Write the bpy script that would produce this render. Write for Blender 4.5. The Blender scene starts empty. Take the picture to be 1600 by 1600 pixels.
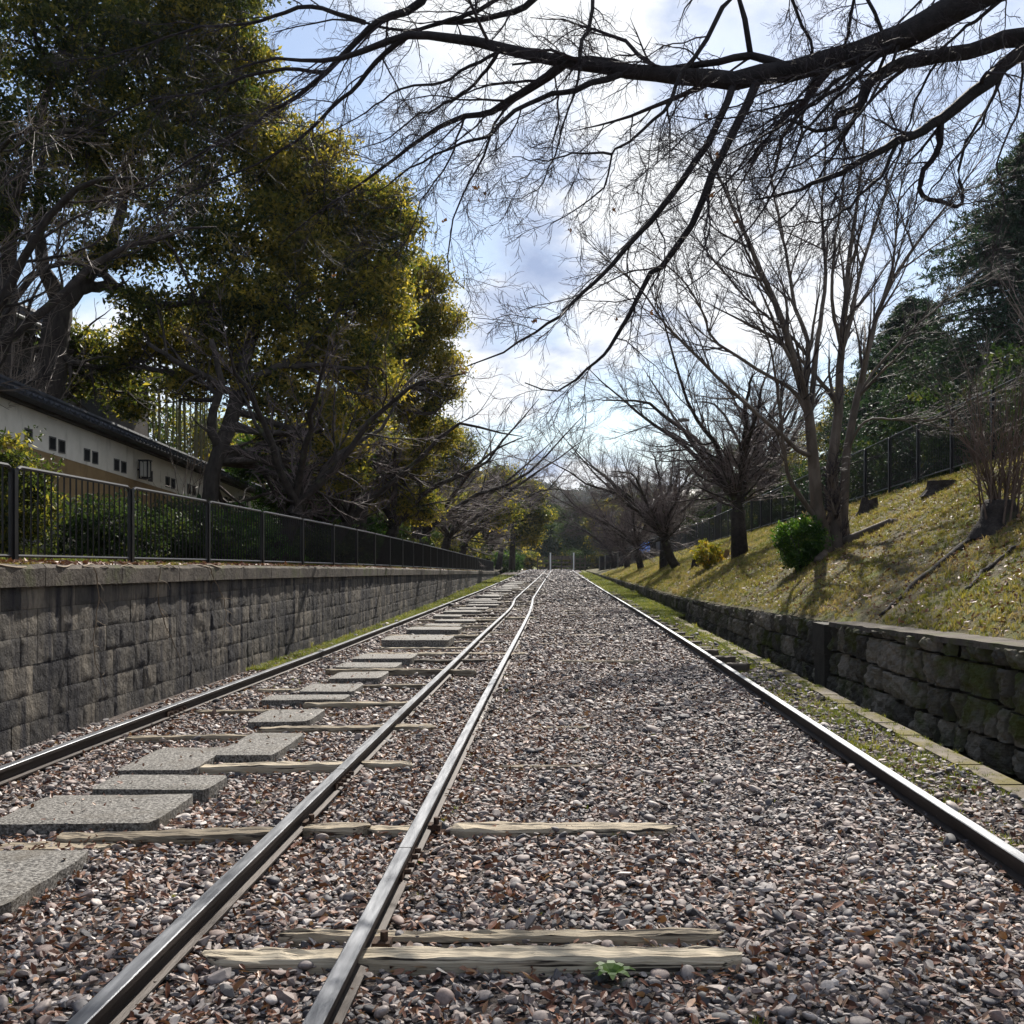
import bpy, math, random
import numpy as np
from mathutils import Vector
R_ = math.radians
sc = bpy.context.scene
COL = sc.collection
random.seed(3)

# ------------------------------------------------------------------ camera, sky, sun
EYE = 1.45
cam_d = bpy.data.cameras.new('camera'); cam = bpy.data.objects.new('camera', cam_d); COL.objects.link(cam)
cam.location = (0, 0, EYE); cam.rotation_euler = (R_(90), 0, 0)
cam_d.sensor_width = 36; cam_d.lens = 36.0
cam_d.shift_x = -72/1600; cam_d.shift_y = 74/1600
cam_d.clip_start = 0.05; cam_d.clip_end = 6000
sc.camera = cam

SUN_AZ, SUN_EL = 11.0, 43.0        # degrees right of the track direction, above the horizon
sd = Vector((math.sin(R_(SUN_AZ))*math.cos(R_(SUN_EL)), math.cos(R_(SUN_AZ))*math.cos(R_(SUN_EL)), math.sin(R_(SUN_EL))))
sun_d = bpy.data.lights.new('sun', 'SUN'); sun = bpy.data.objects.new('sun', sun_d); COL.objects.link(sun)
sun_d.energy = 5.0; sun_d.angle = R_(0.6); sun_d.color = (1.0, 0.94, 0.85)
sun.rotation_euler = sd.to_track_quat('Z', 'Y').to_euler(); sun.location = (0, 0, 40)

w = bpy.data.worlds.new('World'); sc.world = w; w.use_nodes = True
nt = w.node_tree; nt.nodes.clear()
def N(t, kind, **kw):
    n = t.nodes.new(kind)
    for k, v in kw.items():
        if k.startswith('i_'):
            n.inputs[k[2:].replace('_', ' ')].default_value = v
        elif k == 'inp':
            for a, b in v.items(): n.inputs[a].default_value = b
        else: setattr(n, k, v)
    return n
def Lk(t, a, b): t.links.new(a, b)
def ramp(t, stops, fac=None, interp='LINEAR'):
    r = t.nodes.new('ShaderNodeValToRGB'); r.color_ramp.interpolation = interp
    e = r.color_ramp.elements
    while len(e) < len(stops): e.new(0.5)
    for el, (p, c) in zip(e, stops):
        el.position = p; el.color = tuple(c) + (1,) if len(c) == 3 else c
    if fac is not None: Lk(t, fac, r.inputs[0])
    return r
def build_world():
    out = N(nt, 'ShaderNodeOutputWorld')
    sky = N(nt, 'ShaderNodeTexSky', sky_type='NISHITA', sun_disc=False, sun_elevation=R_(SUN_EL), sun_rotation=R_(SUN_AZ),
            altitude=60, air_density=1.1, dust_density=0.6, ozone_density=1.6)
    bg1 = N(nt, 'ShaderNodeBackground', inp={1: 0.072}); Lk(nt, sky.outputs[0], bg1.inputs[0])
    tc = N(nt, 'ShaderNodeTexCoord')
    sep = N(nt, 'ShaderNodeSeparateXYZ'); Lk(nt, tc.outputs['Generated'], sep.inputs[0])
    az = N(nt, 'ShaderNodeMath', operation='MAXIMUM', inp={1: 0.0}); Lk(nt, sep.outputs[2], az.inputs[0])
    ad = N(nt, 'ShaderNodeMath', operation='ADD', inp={1: 0.34}); Lk(nt, az.outputs[0], ad.inputs[0])
    dx = N(nt, 'ShaderNodeMath', operation='DIVIDE'); Lk(nt, sep.outputs[0], dx.inputs[0]); Lk(nt, ad.outputs[0], dx.inputs[1])
    dy = N(nt, 'ShaderNodeMath', operation='DIVIDE'); Lk(nt, sep.outputs[1], dy.inputs[0]); Lk(nt, ad.outputs[0], dy.inputs[1])
    cb = N(nt, 'ShaderNodeCombineXYZ'); Lk(nt, dx.outputs[0], cb.inputs[0]); Lk(nt, dy.outputs[0], cb.inputs[1])
    mp = N(nt, 'ShaderNodeMapping'); mp.inputs['Location'].default_value = (3.7, 1.35, 0.4); Lk(nt, cb.outputs[0], mp.inputs[0])
    n1 = N(nt, 'ShaderNodeTexNoise', inp={'Scale': 1.55, 'Detail': 9.0, 'Roughness': 0.56, 'Distortion': 0.25}); Lk(nt, mp.outputs[0], n1.inputs['Vector'])
    cov = ramp(nt, [(0.43, (0, 0, 0)), (0.53, (1, 1, 1))], n1.outputs[0])
    n2 = N(nt, 'ShaderNodeTexNoise', inp={'Scale': 3.1, 'Detail': 7.0, 'Roughness': 0.55}); Lk(nt, mp.outputs[0], n2.inputs['Vector'])
    cc = ramp(nt, [(0.38, (0.34, 0.43, 0.64)), (0.47, (0.54, 0.62, 0.80)), (0.55, (0.95, 0.97, 1.0))], n2.outputs[0])
    bg2 = N(nt, 'ShaderNodeBackground', inp={1: 0.60}); Lk(nt, cc.outputs[0], bg2.inputs[0])
    mx = N(nt, 'ShaderNodeMixShader'); Lk(nt, cov.outputs[0], mx.inputs[0]); Lk(nt, bg1.outputs[0], mx.inputs[1]); Lk(nt, bg2.outputs[0], mx.inputs[2])
    Lk(nt, mx.outputs[0], out.inputs[0])
build_world()
vs = sc.view_settings
vs.view_transform = 'Standard'; vs.look = 'None'; vs.exposure = 0.88; vs.gamma = 1.0; vs.use_curve_mapping = False
cy = sc.cycles
cy.max_bounces = 5; cy.diffuse_bounces = 3; cy.glossy_bounces = 2; cy.transmission_bounces = 2; cy.transparent_max_bounces = 4

# ------------------------------------------------------------------ helpers
def px(x, y, Y):
    """point at depth Y that the photograph's pixel (x, y) looks at"""
    return np.array([(x-872)/1600*Y, Y, EYE-(y-874)/1600*Y])
def tag(o, label=None, cat=None, group=None, kind=None):
    if label: o['label'] = label
    if cat: o['category'] = cat
    if group: o['group'] = group
    if kind: o['kind'] = kind
    return o
def empty(name, loc=(0, 0, 0), rz=0, **kw):
    o = bpy.data.objects.new(name, None); COL.objects.link(o); o.location = loc; o.rotation_euler.z = rz
    o.empty_display_size = 0.2
    return tag(o, **kw)
class MB:
    def __init__(s): s.v = []; s.f = []; s.n = 0; s.a = []; s.m = []
    def add(s, v, faces, a=None, m=0):
        v = np.asarray(v, float).reshape(-1, 3)
        for f in (faces if isinstance(faces, list) else [faces]):
            f = np.asarray(f, int)
            if f.size: s.f.append(f + s.n); s.m.append(np.full(len(f), m))
        s.v.append(v); s.n += len(v)
        s.a.append(np.full(len(v), 0.5) if a is None else np.broadcast_to(np.asarray(a, float).reshape(-1), (len(v),)))
        return s
    def box(s, x0, x1, y0, y1, z0, z1, a=None):
        v = np.array([(x, y, z) for z in (z0, z1) for y in (y0, y1) for x in (x0, x1)])
        f = np.array([(0, 2, 3, 1), (4, 5, 7, 6), (0, 1, 5, 4), (2, 6, 7, 3), (0, 4, 6, 2), (1, 3, 7, 5)])
        return s.add(v, f, a)
    def tube(s, pts, r, sides=8, a=None, cap=True):
        pts = np.asarray(pts, float)
        r = np.broadcast_to(np.asarray(r, float), (len(pts),))
        return s.tubes(pts[None], r[None], sides, a, cap)
    def tubes(s, P, Rr, sides, a=None, cap=False):
        n, k = P.shape[:2]
        if n == 0: return s
        T = np.gradient(P, axis=1); T /= np.linalg.norm(T, axis=2, keepdims=True)+1e-9
        m = P[:, -1]-P[:, 0]; m /= np.linalg.norm(m, axis=1, keepdims=True)+1e-9
        ref = np.where(np.abs(m[:, 2:3]) > 0.8, np.array([[1., 0.15, 0]]), np.array([[0, 0.1, 1.]]))[:, None, :]
        U = np.cross(T, np.broadcast_to(ref, T.shape)); U /= np.linalg.norm(U, axis=2, keepdims=True)+1e-9
        V = np.cross(T, U)
        th = np.arange(sides)/sides*2*np.pi
        W = U[:, :, None, :]*np.cos(th)[None, None, :, None] + V[:, :, None, :]*np.sin(th)[None, None, :, None]
        verts = P[:, :, None, :] + W*Rr[:, :, None, None]
        i = (np.arange(n)*k*sides)[:, None, None]; j = (np.arange(k-1)*sides)[None, :, None]; q = np.arange(sides)[None, None, :]; q2 = (q+1) % sides
        f = np.stack([i+j+q, i+j+q2, i+j+sides+q2, i+j+sides+q], -1).reshape(-1, 4)
        fs = [f]
        if cap:
            e0 = (np.arange(n)*k*sides)[:, None]+np.arange(sides)[None, ::-1]
            e1 = e0[:, ::-1]+(k-1)*sides
            fs += [e0, e1]
        return s.add(verts.reshape(-1, 3), fs, None if a is None else np.repeat(np.broadcast_to(a, (n,)), k*sides))
    def build(s, name, mat, parent=None, smooth=False, loc=None, **kw):
        me = bpy.data.meshes.new(name)
        V = np.concatenate(s.v); off = np.zeros(3)
        if loc is not None: off = np.array(loc, float)
        me.vertices.add(len(V)); me.vertices.foreach_set('co', (V-off).astype(np.float32).ravel())
        tot = np.concatenate([np.full(len(f), f.shape[1]) for f in s.f]); li = np.concatenate([f.ravel() for f in s.f])
        me.loops.add(len(li)); me.loops.foreach_set('vertex_index', li.astype(np.int32))
        me.polygons.add(len(tot)); st = np.concatenate([[0], np.cumsum(tot)[:-1]])
        me.polygons.foreach_set('loop_start', st.astype(np.int32)); me.polygons.foreach_set('loop_total', tot.astype(np.int32))
        me.polygons.foreach_set('use_smooth', np.full(len(tot), bool(smooth)))
        at = me.attributes.new('rnd', 'FLOAT', 'POINT'); at.data.foreach_set('value', np.concatenate(s.a).astype(np.float32))
        for mm in (mat if isinstance(mat, (list, tuple)) else [mat]): me.materials.append(mm)
        if isinstance(mat, (list, tuple)): me.polygons.foreach_set('material_index', np.concatenate(s.m).astype(np.int32))
        me.update(calc_edges=True); me.validate()
        o = bpy.data.objects.new(name, me); COL.objects.link(o)
        if parent is not None:
            o.parent = parent
            if loc is None: me.transform(__import__('mathutils').Matrix.Translation(-Vector(parent.location)))
        elif loc is not None: o.location = off
        return tag(o, **kw)
def smooth_line(pts, k):
    """Catmull-Rom through pts, k samples; pts may carry extra columns"""
    p = np.asarray(pts, float); p = np.vstack([2*p[0]-p[1], p, 2*p[-1]-p[-2]])
    t = np.linspace(0, len(p)-3-1e-6, k); i = t.astype(int); u = (t-i)[:, None]
    a, b, c, d = p[i], p[i+1], p[i+2], p[i+3]
    return .5*((2*b)+(-a+c)*u+(2*a-5*b+4*c-d)*u*u+(-a+3*b-3*c+d)*u**3)
def nz(x, y, z=0.0, s=1.0, seed=0):
    """cheap smooth pseudo noise, vectorised, about -1..1"""
    x = np.asarray(x)*s+seed*1.7; y = np.asarray(y)*s-seed*2.3; z = np.asarray(z)*s+seed
    v = np.sin(x*1.9+1.3*np.sin(y*1.3+z))+np.sin(y*2.3+1.7*np.sin(z*1.1+x*.9))+np.sin(z*2.1+1.1*np.sin(x*1.7-y*.6))
    v = v+.5*(np.sin(x*4.7+2*y+1.2*np.sin(z*3.1))+np.sin(y*5.1-1.4*x+z*2.2))
    return v/4.0
def grid(fn, nu, nv):
    u, v = np.meshgrid(np.linspace(0, 1, nu), np.linspace(0, 1, nv), indexing='ij')
    P = fn(u, v).reshape(-1, 3)
    i, j = np.meshgrid(np.arange(nu-1), np.arange(nv-1), indexing='ij'); b = (i*nv+j).ravel()
    return P, np.stack([b, b+nv, b+nv+1, b+1], -1)

# ------------------------------------------------------------------ materials
def newmat(name):
    m = bpy.data.materials.new(name); m.use_nodes = True
    t = m.node_tree; b = t.nodes['Principled BSDF']; return m, t, b
def surf(name, stops, scale=4.0, rough=0.8, bump=0.3, bscale=None, detail=6, stretch=(1, 1, 1), attr=False, attr_amt=0.5, metallic=0.0, spec=0.22,
         stains=None, bdist=0.02, type_='noise', coords='Object', rough2=None):
    m, t, b = newmat(name)
    tc = N(t, 'ShaderNodeTexCoord'); mp = N(t, 'ShaderNodeMapping'); mp.inputs['Scale'].default_value = stretch
    Lk(t, tc.outputs[coords], mp.inputs[0])
    n = N(t, 'ShaderNodeTexNoise', inp={'Scale': scale, 'Detail': float(detail), 'Roughness': 0.62}); Lk(t, mp.outputs[0], n.inputs['Vector'])
    fac = n.outputs[0]
    if attr:
        a = N(t, 'ShaderNodeAttribute', attribute_name='rnd')
        mx = N(t, 'ShaderNodeMix', data_type='FLOAT'); mx.inputs[0].default_value = attr_amt
        Lk(t, n.outputs[0], mx.inputs[2]); Lk(t, a.outputs['Fac'], mx.inputs[3]); fac = mx.outputs[0]
    r = ramp(t, stops, fac); colr = r.outputs[0]
    if stains:
        ssc, st, lo, hi, c = stains
        mp2 = N(t, 'ShaderNodeMapping'); mp2.inputs['Scale'].default_value = st; Lk(t, tc.outputs[coords], mp2.inputs[0])
        n3 = N(t, 'ShaderNodeTexNoise', inp={'Scale': ssc, 'Detail': 5.0, 'Roughness': 0.6}); Lk(t, mp2.outputs[0], n3.inputs['Vector'])
        r3 = ramp(t, [(lo, (0, 0, 0)), (hi, (1, 1, 1))], n3.outputs[0])
        mx2 = N(t, 'ShaderNodeMix', data_type='RGBA'); Lk(t, r3.outputs[0], mx2.inputs[0]); Lk(t, colr, mx2.inputs[6]); mx2.inputs[7].default_value = (*c, 1)
        colr = mx2.outputs[2]
    Lk(t, colr, b.inputs['Base Color'])
    b.inputs['Roughness'].default_value = rough; b.inputs['Metallic'].default_value = metallic; b.inputs['Specular IOR Level'].default_value = spec
    if rough2 is not None:
        mr = N(t, 'ShaderNodeMapRange', inp={3: rough, 4: rough2}); Lk(t, n.outputs[0], mr.inputs[0]); Lk(t, mr.outputs[0], b.inputs['Roughness'])
    if bump:
        n2 = N(t, 'ShaderNodeTexNoise', inp={'Scale': bscale or scale*4, 'Detail': 6.0, 'Roughness': 0.65}); Lk(t, mp.outputs[0], n2.inputs['Vector'])
        bp = N(t, 'ShaderNodeBump', inp={'Strength': bump, 'Distance': bdist}); Lk(t, n2.outputs[0], bp.inputs['Height']); Lk(t, bp.outputs[0], b.inputs['Normal'])
    return m
def leafmat(name, stops, trans=0.45, tgain=1.6, rough=0.45, instancer=False):
    m, t, b = newmat(name)
    a = N(t, 'ShaderNodeAttribute', attribute_name='rnd')
    if instancer: a.attribute_type = 'INSTANCER'
    r = ramp(t, stops, a.outputs['Fac']); Lk(t, r.outputs[0], b.inputs['Base Color']); b.inputs['Roughness'].default_value = rough
    b.inputs['Specular IOR Level'].default_value = 0.22
    tr = N(t, 'ShaderNodeBsdfTranslucent'); g = N(t, 'ShaderNodeMix', data_type='RGBA', blend_type='MULTIPLY'); g.inputs[0].default_value = 1
    g.clamp_result = False
    Lk(t, r.outputs[0], g.inputs[6]); g.inputs[7].default_value = (tgain*1.0, tgain, tgain*.5, 1); Lk(t, g.outputs[2], tr.inputs[0])
    mx = N(t, 'ShaderNodeMixShader'); mx.inputs[0].default_value = trans
    Lk(t, b.outputs[0], mx.inputs[1]); Lk(t, tr.outputs[0], mx.inputs[2]); Lk(t, mx.outputs[0], t.nodes['Material Output'].inputs[0])
    return m

M = {}
M['gravel_bed'] = surf('gravel_bed', spec=.06, stops=[(.3, (.03, .024, .021)), (.5, (.09, .075, .068)), (.7, (.17, .145, .13))], scale=26, bump=1.0, bscale=34, bdist=.03, detail=4)
M['bark_dark'] = surf('bark_dark', [(.3, (.020, .017, .015)), (.7, (.075, .062, .053))], scale=9, stretch=(1, 1, .3), bump=.7, rough=.85, bdist=.03)
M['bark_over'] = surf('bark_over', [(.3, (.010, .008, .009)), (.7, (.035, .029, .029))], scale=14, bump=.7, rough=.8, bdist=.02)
M['bark_pale'] = surf('bark_pale', [(.25, (.03, .023, .018)), (.5, (.095, .073, .056)), (.75, (.18, .145, .115))], scale=3.5, stretch=(1, 1, .35), bump=.45, rough=.7, bdist=.02)
M['bark_cherry'] = surf('bark_cherry', [(.3, (.014, .011, .010)), (.7, (.055, .044, .037))], scale=8, bump=.8, rough=.85, bdist=.03, stains=(3, (1, 1, 1), .58, .72, (.07, .08, .03)))
M['twig'] = surf('twig', [(.3, (.085, .064, .062)), (.7, (.20, .155, .145))], scale=3, bump=0, rough=.7)
M['twig_red'] = surf('twig_red', [(.3, (.07, .048, .036)), (.7, (.16, .110, .084))], scale=3, bump=0, rough=.7)
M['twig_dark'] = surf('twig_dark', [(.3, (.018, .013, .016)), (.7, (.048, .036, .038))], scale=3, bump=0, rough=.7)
M['twig_pale'] = surf('twig_pale', [(.3, (.10, .08, .065)), (.7, (.24, .19, .155))], scale=3, bump=0, rough=.6)
M['leaf_camphor'] = leafmat('leaf_camphor', [(0, (.016, .025, .009)), (.35, (.052, .060, .016)), (.62, (.140, .120, .026)), (1, (.25, .19, .040))], .50, 2.6, .5)
M['leaf_dark'] = leafmat('leaf_dark', [(0, (.016, .032, .012)), (.6, (.032, .050, .018)), (1, (.085, .090, .026))], .36, 1.8, .62)
M['leaf_shrub'] = leafmat('leaf_shrub', [(0, (.014, .040, .009)), (.6, (.038, .088, .014)), (1, (.11, .18, .025))], .36, 1.8, .35)
M['leaf_yellow'] = leafmat('leaf_yellow', [(0, (.07, .09, .015)), (.5, (.22, .20, .03)), (1, (.40, .22, .03))], .4, 1.8)
M['needle'] = leafmat('needle', [(0, (.014, .032, .020)), (.6, (.028, .055, .036)), (1, (.055, .075, .045))], .25, 1.6, .65)
M['dead_leaf'] = leafmat('dead_leaf', [(0, (.09, .035, .02)), (.5, (.20, .10, .05)), (1, (.42, .28, .17))], .25, 1.3)
M['litter'] = leafmat('litter', [(0, (.050, .022, .015)), (.35, (.14, .058, .036)), (.7, (.26, .145, .095)), (1, (.40, .28, .20))], .10, 1.2, .5, True)
M['grass'] = leafmat('grass', [(0, (.045, .066, .012)), (.35, (.15, .150, .026)), (.65, (.25, .205, .07)), (1, (.33, .245, .14))], .35, 1.4, .6, True)
M['grass_green'] = leafmat('grass_green', [(0, (.05, .075, .014)), (.5, (.14, .155, .026)), (1, (.27, .23, .09))], .4, 1.6, .6, True)
M['soil_bank'] = surf('soil_bank', spec=.06, stops=[(.3, (.030, .028, .013)), (.48, (.070, .060, .028)), (.7, (.13, .10, .058))], scale=3.5, bump=.8, bscale=28, bdist=.04, stains=(1.3, (1, 1, 1), .52, .66, (.11, .125, .03)))
M['soil_dark'] = surf('soil_dark', spec=.06, stops=[(.3, (.030, .026, .016)), (.7, (.085, .07, .04))], scale=5, bump=.6, bscale=20, bdist=.04)
M['turf'] = surf('turf', spec=.06, stops=[(.3, (.06, .055, .022)), (.5, (.12, .13, .03)), (.7, (.18, .15, .09))], scale=6, bump=.8, bscale=30, bdist=.03)
M['wood'] = surf('weathered_wood', [(.3, (.09, .07, .048)), (.48, (.30, .25, .18)), (.72, (.50, .43, .32))], scale=5, stretch=(.5, 9, 9), bump=.9, bscale=9, rough=.8, bdist=.012, attr=True, attr_amt=.3, stains=(34, (.04, 1.3, 1.3), .54, .60, (.035, .028, .022)))
M['wood_dark'] = surf('dark_wood', [(.3, (.03, .025, .02)), (.7, (.12, .095, .07))], scale=5, stretch=(.5, 6, 6), bump=.7, bscale=9, rough=.8, bdist=.01)
M['slab'] = surf('aggregate_concrete', [(.38, (.045, .042, .038)), (.5, (.15, .14, .127)), (.64, (.31, .295, .27))], scale=70, bump=1.0, bscale=85, rough=.7, bdist=.015, detail=3, stains=(3, (1, 1, 1), .56, .75, (.10, .085, .065)))
M['conc'] = surf('mossy_concrete', [(.3, (.08, .066, .052)), (.7, (.20, .17, .135))], scale=8, bump=.8, rough=.85, stains=(3.2, (1, 1, 1), .44, .60, (.12, .10, .02)))
M['steel'] = surf('worn_rail_steel', [(.3, (.022, .018, .016)), (.7, (.060, .048, .042))], scale=10, stretch=(1, .15, 1), bump=.3, rough=.5, metallic=.3, rough2=.7)
M['steel_top'] = surf('polished_rail_head', [(.3, (.075, .080, .090)), (.7, (.185, .192, .205))], scale=7, stretch=(6, .5, 1), bump=.10, bscale=60, rough=.36, metallic=.75, rough2=.55)
M['rust'] = surf('rusty_iron', [(.3, (.03, .022, .018)), (.7, (.10, .06, .04))], scale=30, bump=.5, rough=.8, metallic=.2)
M['fence'] = surf('brown_black_paint', [(.3, (.008, .008, .009)), (.7, (.017, .016, .018))], scale=6, bump=.05, rough=.38, spec=.3)
M['wall_l'] = surf('left_masonry', [(.25, (.016, .016, .020)), (.42, (.060, .055, .050)), (.60, (.135, .118, .096)), (.8, (.25, .215, .17))], scale=3.0, bump=1.0, bscale=16, rough=.9, bdist=.035,
                  attr=True, attr_amt=.26, stretch=(1, 1, .8), stains=(4, (1, 1.6, .13), .47, .62, (.022, .021, .025)))
M['coping'] = surf('coping_stone', [(.3, (.035, .029, .024)), (.7, (.125, .105, .085))], scale=5, bump=.8, rough=.9, stains=(2.5, (1, 1, 1), .52, .68, (.055, .06, .02)))
M['wall_r'] = surf('right_masonry', [(.22, (.030, .027, .022)), (.5, (.105, .094, .075)), (.75, (.24, .21, .17))], scale=9, bump=1.0, bscale=24, rough=.9, bdist=.03,
                  attr=True, attr_amt=.40, stains=(2.6, (1, 1, 1), .50, .64, (.060, .068, .02)))
M['joint'] = surf('dark_joint', [(.3, (.02, .018, .014)), (.7, (.05, .043, .034))], scale=8, bump=.3)
M['plaster'] = surf('cream_plaster', [(.3, (.62, .57, .48)), (.7, (.76, .71, .62))], scale=2, bump=.1, rough=.85, stains=(3, (1, 1, .25), .58, .78, (.40, .36, .29)))
M['ochre'] = surf('ochre_plaster', [(.3, (.22, .145, .07)), (.7, (.31, .21, .105))], scale=2.5, bump=.1, rough=.9, stains=(3, (1, 1, .3), .58, .78, (.16, .11, .06)))
M['tile'] = surf('dark_roof_tile', [(.3, (.018, .020, .026)), (.7, (.06, .064, .074))], scale=6, bump=.2, rough=.62, spec=.25)
M['stone_grey'] = surf('grey_stone', [(.3, (.07, .068, .062)), (.7, (.19, .18, .165))], scale=6, bump=.7, rough=.9)
M['house_wall'] = surf('dark_house_wall', [(.3, (.035, .03, .026)), (.7, (.075, .065, .055))], scale=2, bump=.2)
M['metal_pale'] = surf('pale_gutter', [(.3, (.45, .45, .43)), (.7, (.6, .6, .58))], scale=3, bump=0, rough=.35)
M['black'] = surf('dark_void', [(.3, (.012, .012, .012)), (.7, (.02, .02, .02))], scale=3, bump=0)
M['glass'] = surf('milky_glass', [(.3, (.35, .34, .30)), (.7, (.45, .43, .38))], scale=3, bump=0, rough=.3)
M['bamboo'] = surf('bamboo_culm', [(.3, (.10, .11, .05)), (.7, (.24, .23, .13))], scale=4, bump=.1, rough=.5)
M['white'] = surf('white_paint', [(.3, (.62, .62, .6)), (.7, (.78, .78, .76))], scale=3, bump=.05, rough=.5)
M['blue'] = surf('blue_sheet', [(.3, (.03, .10, .35)), (.7, (.06, .18, .5))], scale=3, bump=.3, rough=.9, spec=.1)
M['hill'] = surf('wooded_hill', [(.3, (.012, .018, .012)), (.5, (.03, .036, .022)), (.7, (.05, .045, .03))], scale=.09, bump=1, bscale=.3, bdist=4)
M['vine'] = surf('dry_vine', [(.3, (.10, .075, .05)), (.7, (.26, .20, .14))], scale=8, bump=0)
M['moss'] = surf('moss', [(.3, (.06, .07, .012)), (.7, (.17, .14, .03))], scale=20, bump=.9, bscale=50)

def pebble_mat():
    m, t, b = newmat('ballast_stone')
    a = N(t, 'ShaderNodeAttribute', attribute_name='rnd', attribute_type='INSTANCER')
    r = ramp(t, [(0, (.035, .034, .038)), (.2, (.075, .072, .078)), (.36, (.145, .128, .124)), (.52, (.235, .200, .185)), (.66, (.185, .130, .112)), (.84, (.33, .29, .265)), (1, (.54, .50, .47))], a.outputs['Fac'])
    tc = N(t, 'ShaderNodeTexCoord'); n = N(t, 'ShaderNodeTexNoise', inp={'Scale': 2.4, 'Detail': 6.0}); Lk(t, tc.outputs['Object'], n.inputs['Vector'])
    r2 = ramp(t, [(.3, (.65, .65, .65)), (.7, (1.25, 1.22, 1.2))], n.outputs[0])
    mx = N(t, 'ShaderNodeMix', data_type='RGBA', blend_type='MULTIPLY'); mx.inputs[0].default_value = 1; Lk(t, r.outputs[0], mx.inputs[6]); Lk(t, r2.outputs[0], mx.inputs[7])
    Lk(t, mx.outputs[2], b.inputs['Base Color']); b.inputs['Roughness'].default_value = .68; b.inputs['Specular IOR Level'].default_value = .4
    return m
M['pebble'] = pebble_mat()

# ------------------------------------------------------------------ the lie of the land
def ip(x, xs, ys): return np.interp(x, xs, ys)
def wallL_x(Y): return ip(Y, [0, 8, 20, 33, 80, 130], [-4.07, -4.05, -3.88, -3.98, -4.85, -6.2])
def wallL_top(Y): return ip(Y, [0, 13, 23, 80, 90], [1.47, 1.37, 1.26, .50, .30])
def wallR_top(Y): return ip(Y, [0, 7, 12, 20, 28, 43, 98, 130], [.93, .85, .71, .55, .43, .37, .22, .1])
def fenceR_z(Y): return ip(Y, [0, 19.8, 32, 46.7, 112, 140], [4.1, 3.54, 3.14, 2.75, 1.05, .5])
def bank_z(X, Y):
    t = np.clip((X-3.32)/(9-3.32), 0, 1.0)
    z = wallR_top(Y)-.03+(fenceR_z(Y)-wallR_top(Y))*(t**.92)
    z = z+np.where(X > 9, (X-9)*.04, 0)
    return z+.06*nz(X, Y, 0, .9, 2)*np.clip(t*6, 0, 1)+.02*nz(X, Y, 0, 4, 5)*np.clip(t*6, 0, 1)
def terr_z(X, Y):
    d = np.clip((-4.5-X)/4.0, 0, 1)
    return wallL_top(Y)-.06+d*.35+.04*nz(X, Y, 0, 1.2, 1)
def bed_z(X, Y): return .03+.012*nz(X, Y, 0, 1.6, 3)+.02*nz(X, Y, 0, .5, 8)

def sheet(name, x0, x1, y0, y1, nx, ny, zf, mat, ygrade=1.0, **kw):
    def fn(u, v):
        Y = y0+(y1-y0)*v**ygrade; a = x0(Y) if callable(x0) else x0; b = x1(Y) if callable(x1) else x1
        X = a+(b-a)*u; return np.stack([X, Y, zf(X, Y)], -1)
    P, f = grid(fn, nx, ny); mb = MB(); mb.add(P, f); return mb.build(name, mat, smooth=True, kind='structure', **kw)
gm = MB(); P, f = grid(lambda u, v: np.stack([-1500+3000*u, -60+3000*v, -.42+0*u], -1), 2, 2); gm.add(P, f)
gm.build('ground', M['soil_dark'], kind='structure')
sheet('ballast_bed', lambda Y: wallL_x(Y)-.1, 2.72, -1, 150, 40, 500, bed_z, M['gravel_bed'], 1.8)
sheet('terrace', -45, lambda Y: wallL_x(Y)-.35, -2, 170, 60, 120, terr_z, M['soil_dark'])
sheet('bank', 3.33, 40, -2, 170, 150, 400, bank_z, M['soil_bank'], 1.4)
sheet('path', -10, 12, 148, 190, 20, 20, lambda X, Y: .02+(Y-148)*.03+0*X, M['turf'])
# gutter between kerb and right wall
mb = MB(); mb.box(2.90, 3.30, 0, 100, -.40, -.24); mb.build('ditch', M['soil_dark'], kind='structure')
mb = MB()
ys = np.arange(1.0, 26, .6)
for i, y in enumerate(ys):
    z = .045+.006*math.sin(i*2.1); ox = 2.73+.012*math.sin(i*1.7)
    mb.box(ox, ox+.17, y+.004, y+.595, -.40, z)
mb.build('kerb', M['conc'], kind='structure')
sheet('verge', 2.86, 3.31, 25.6, 150, 8, 100, lambda X, Y: .02+.02*nz(X, Y, 0, 1.5, 4), M['turf'])

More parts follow.
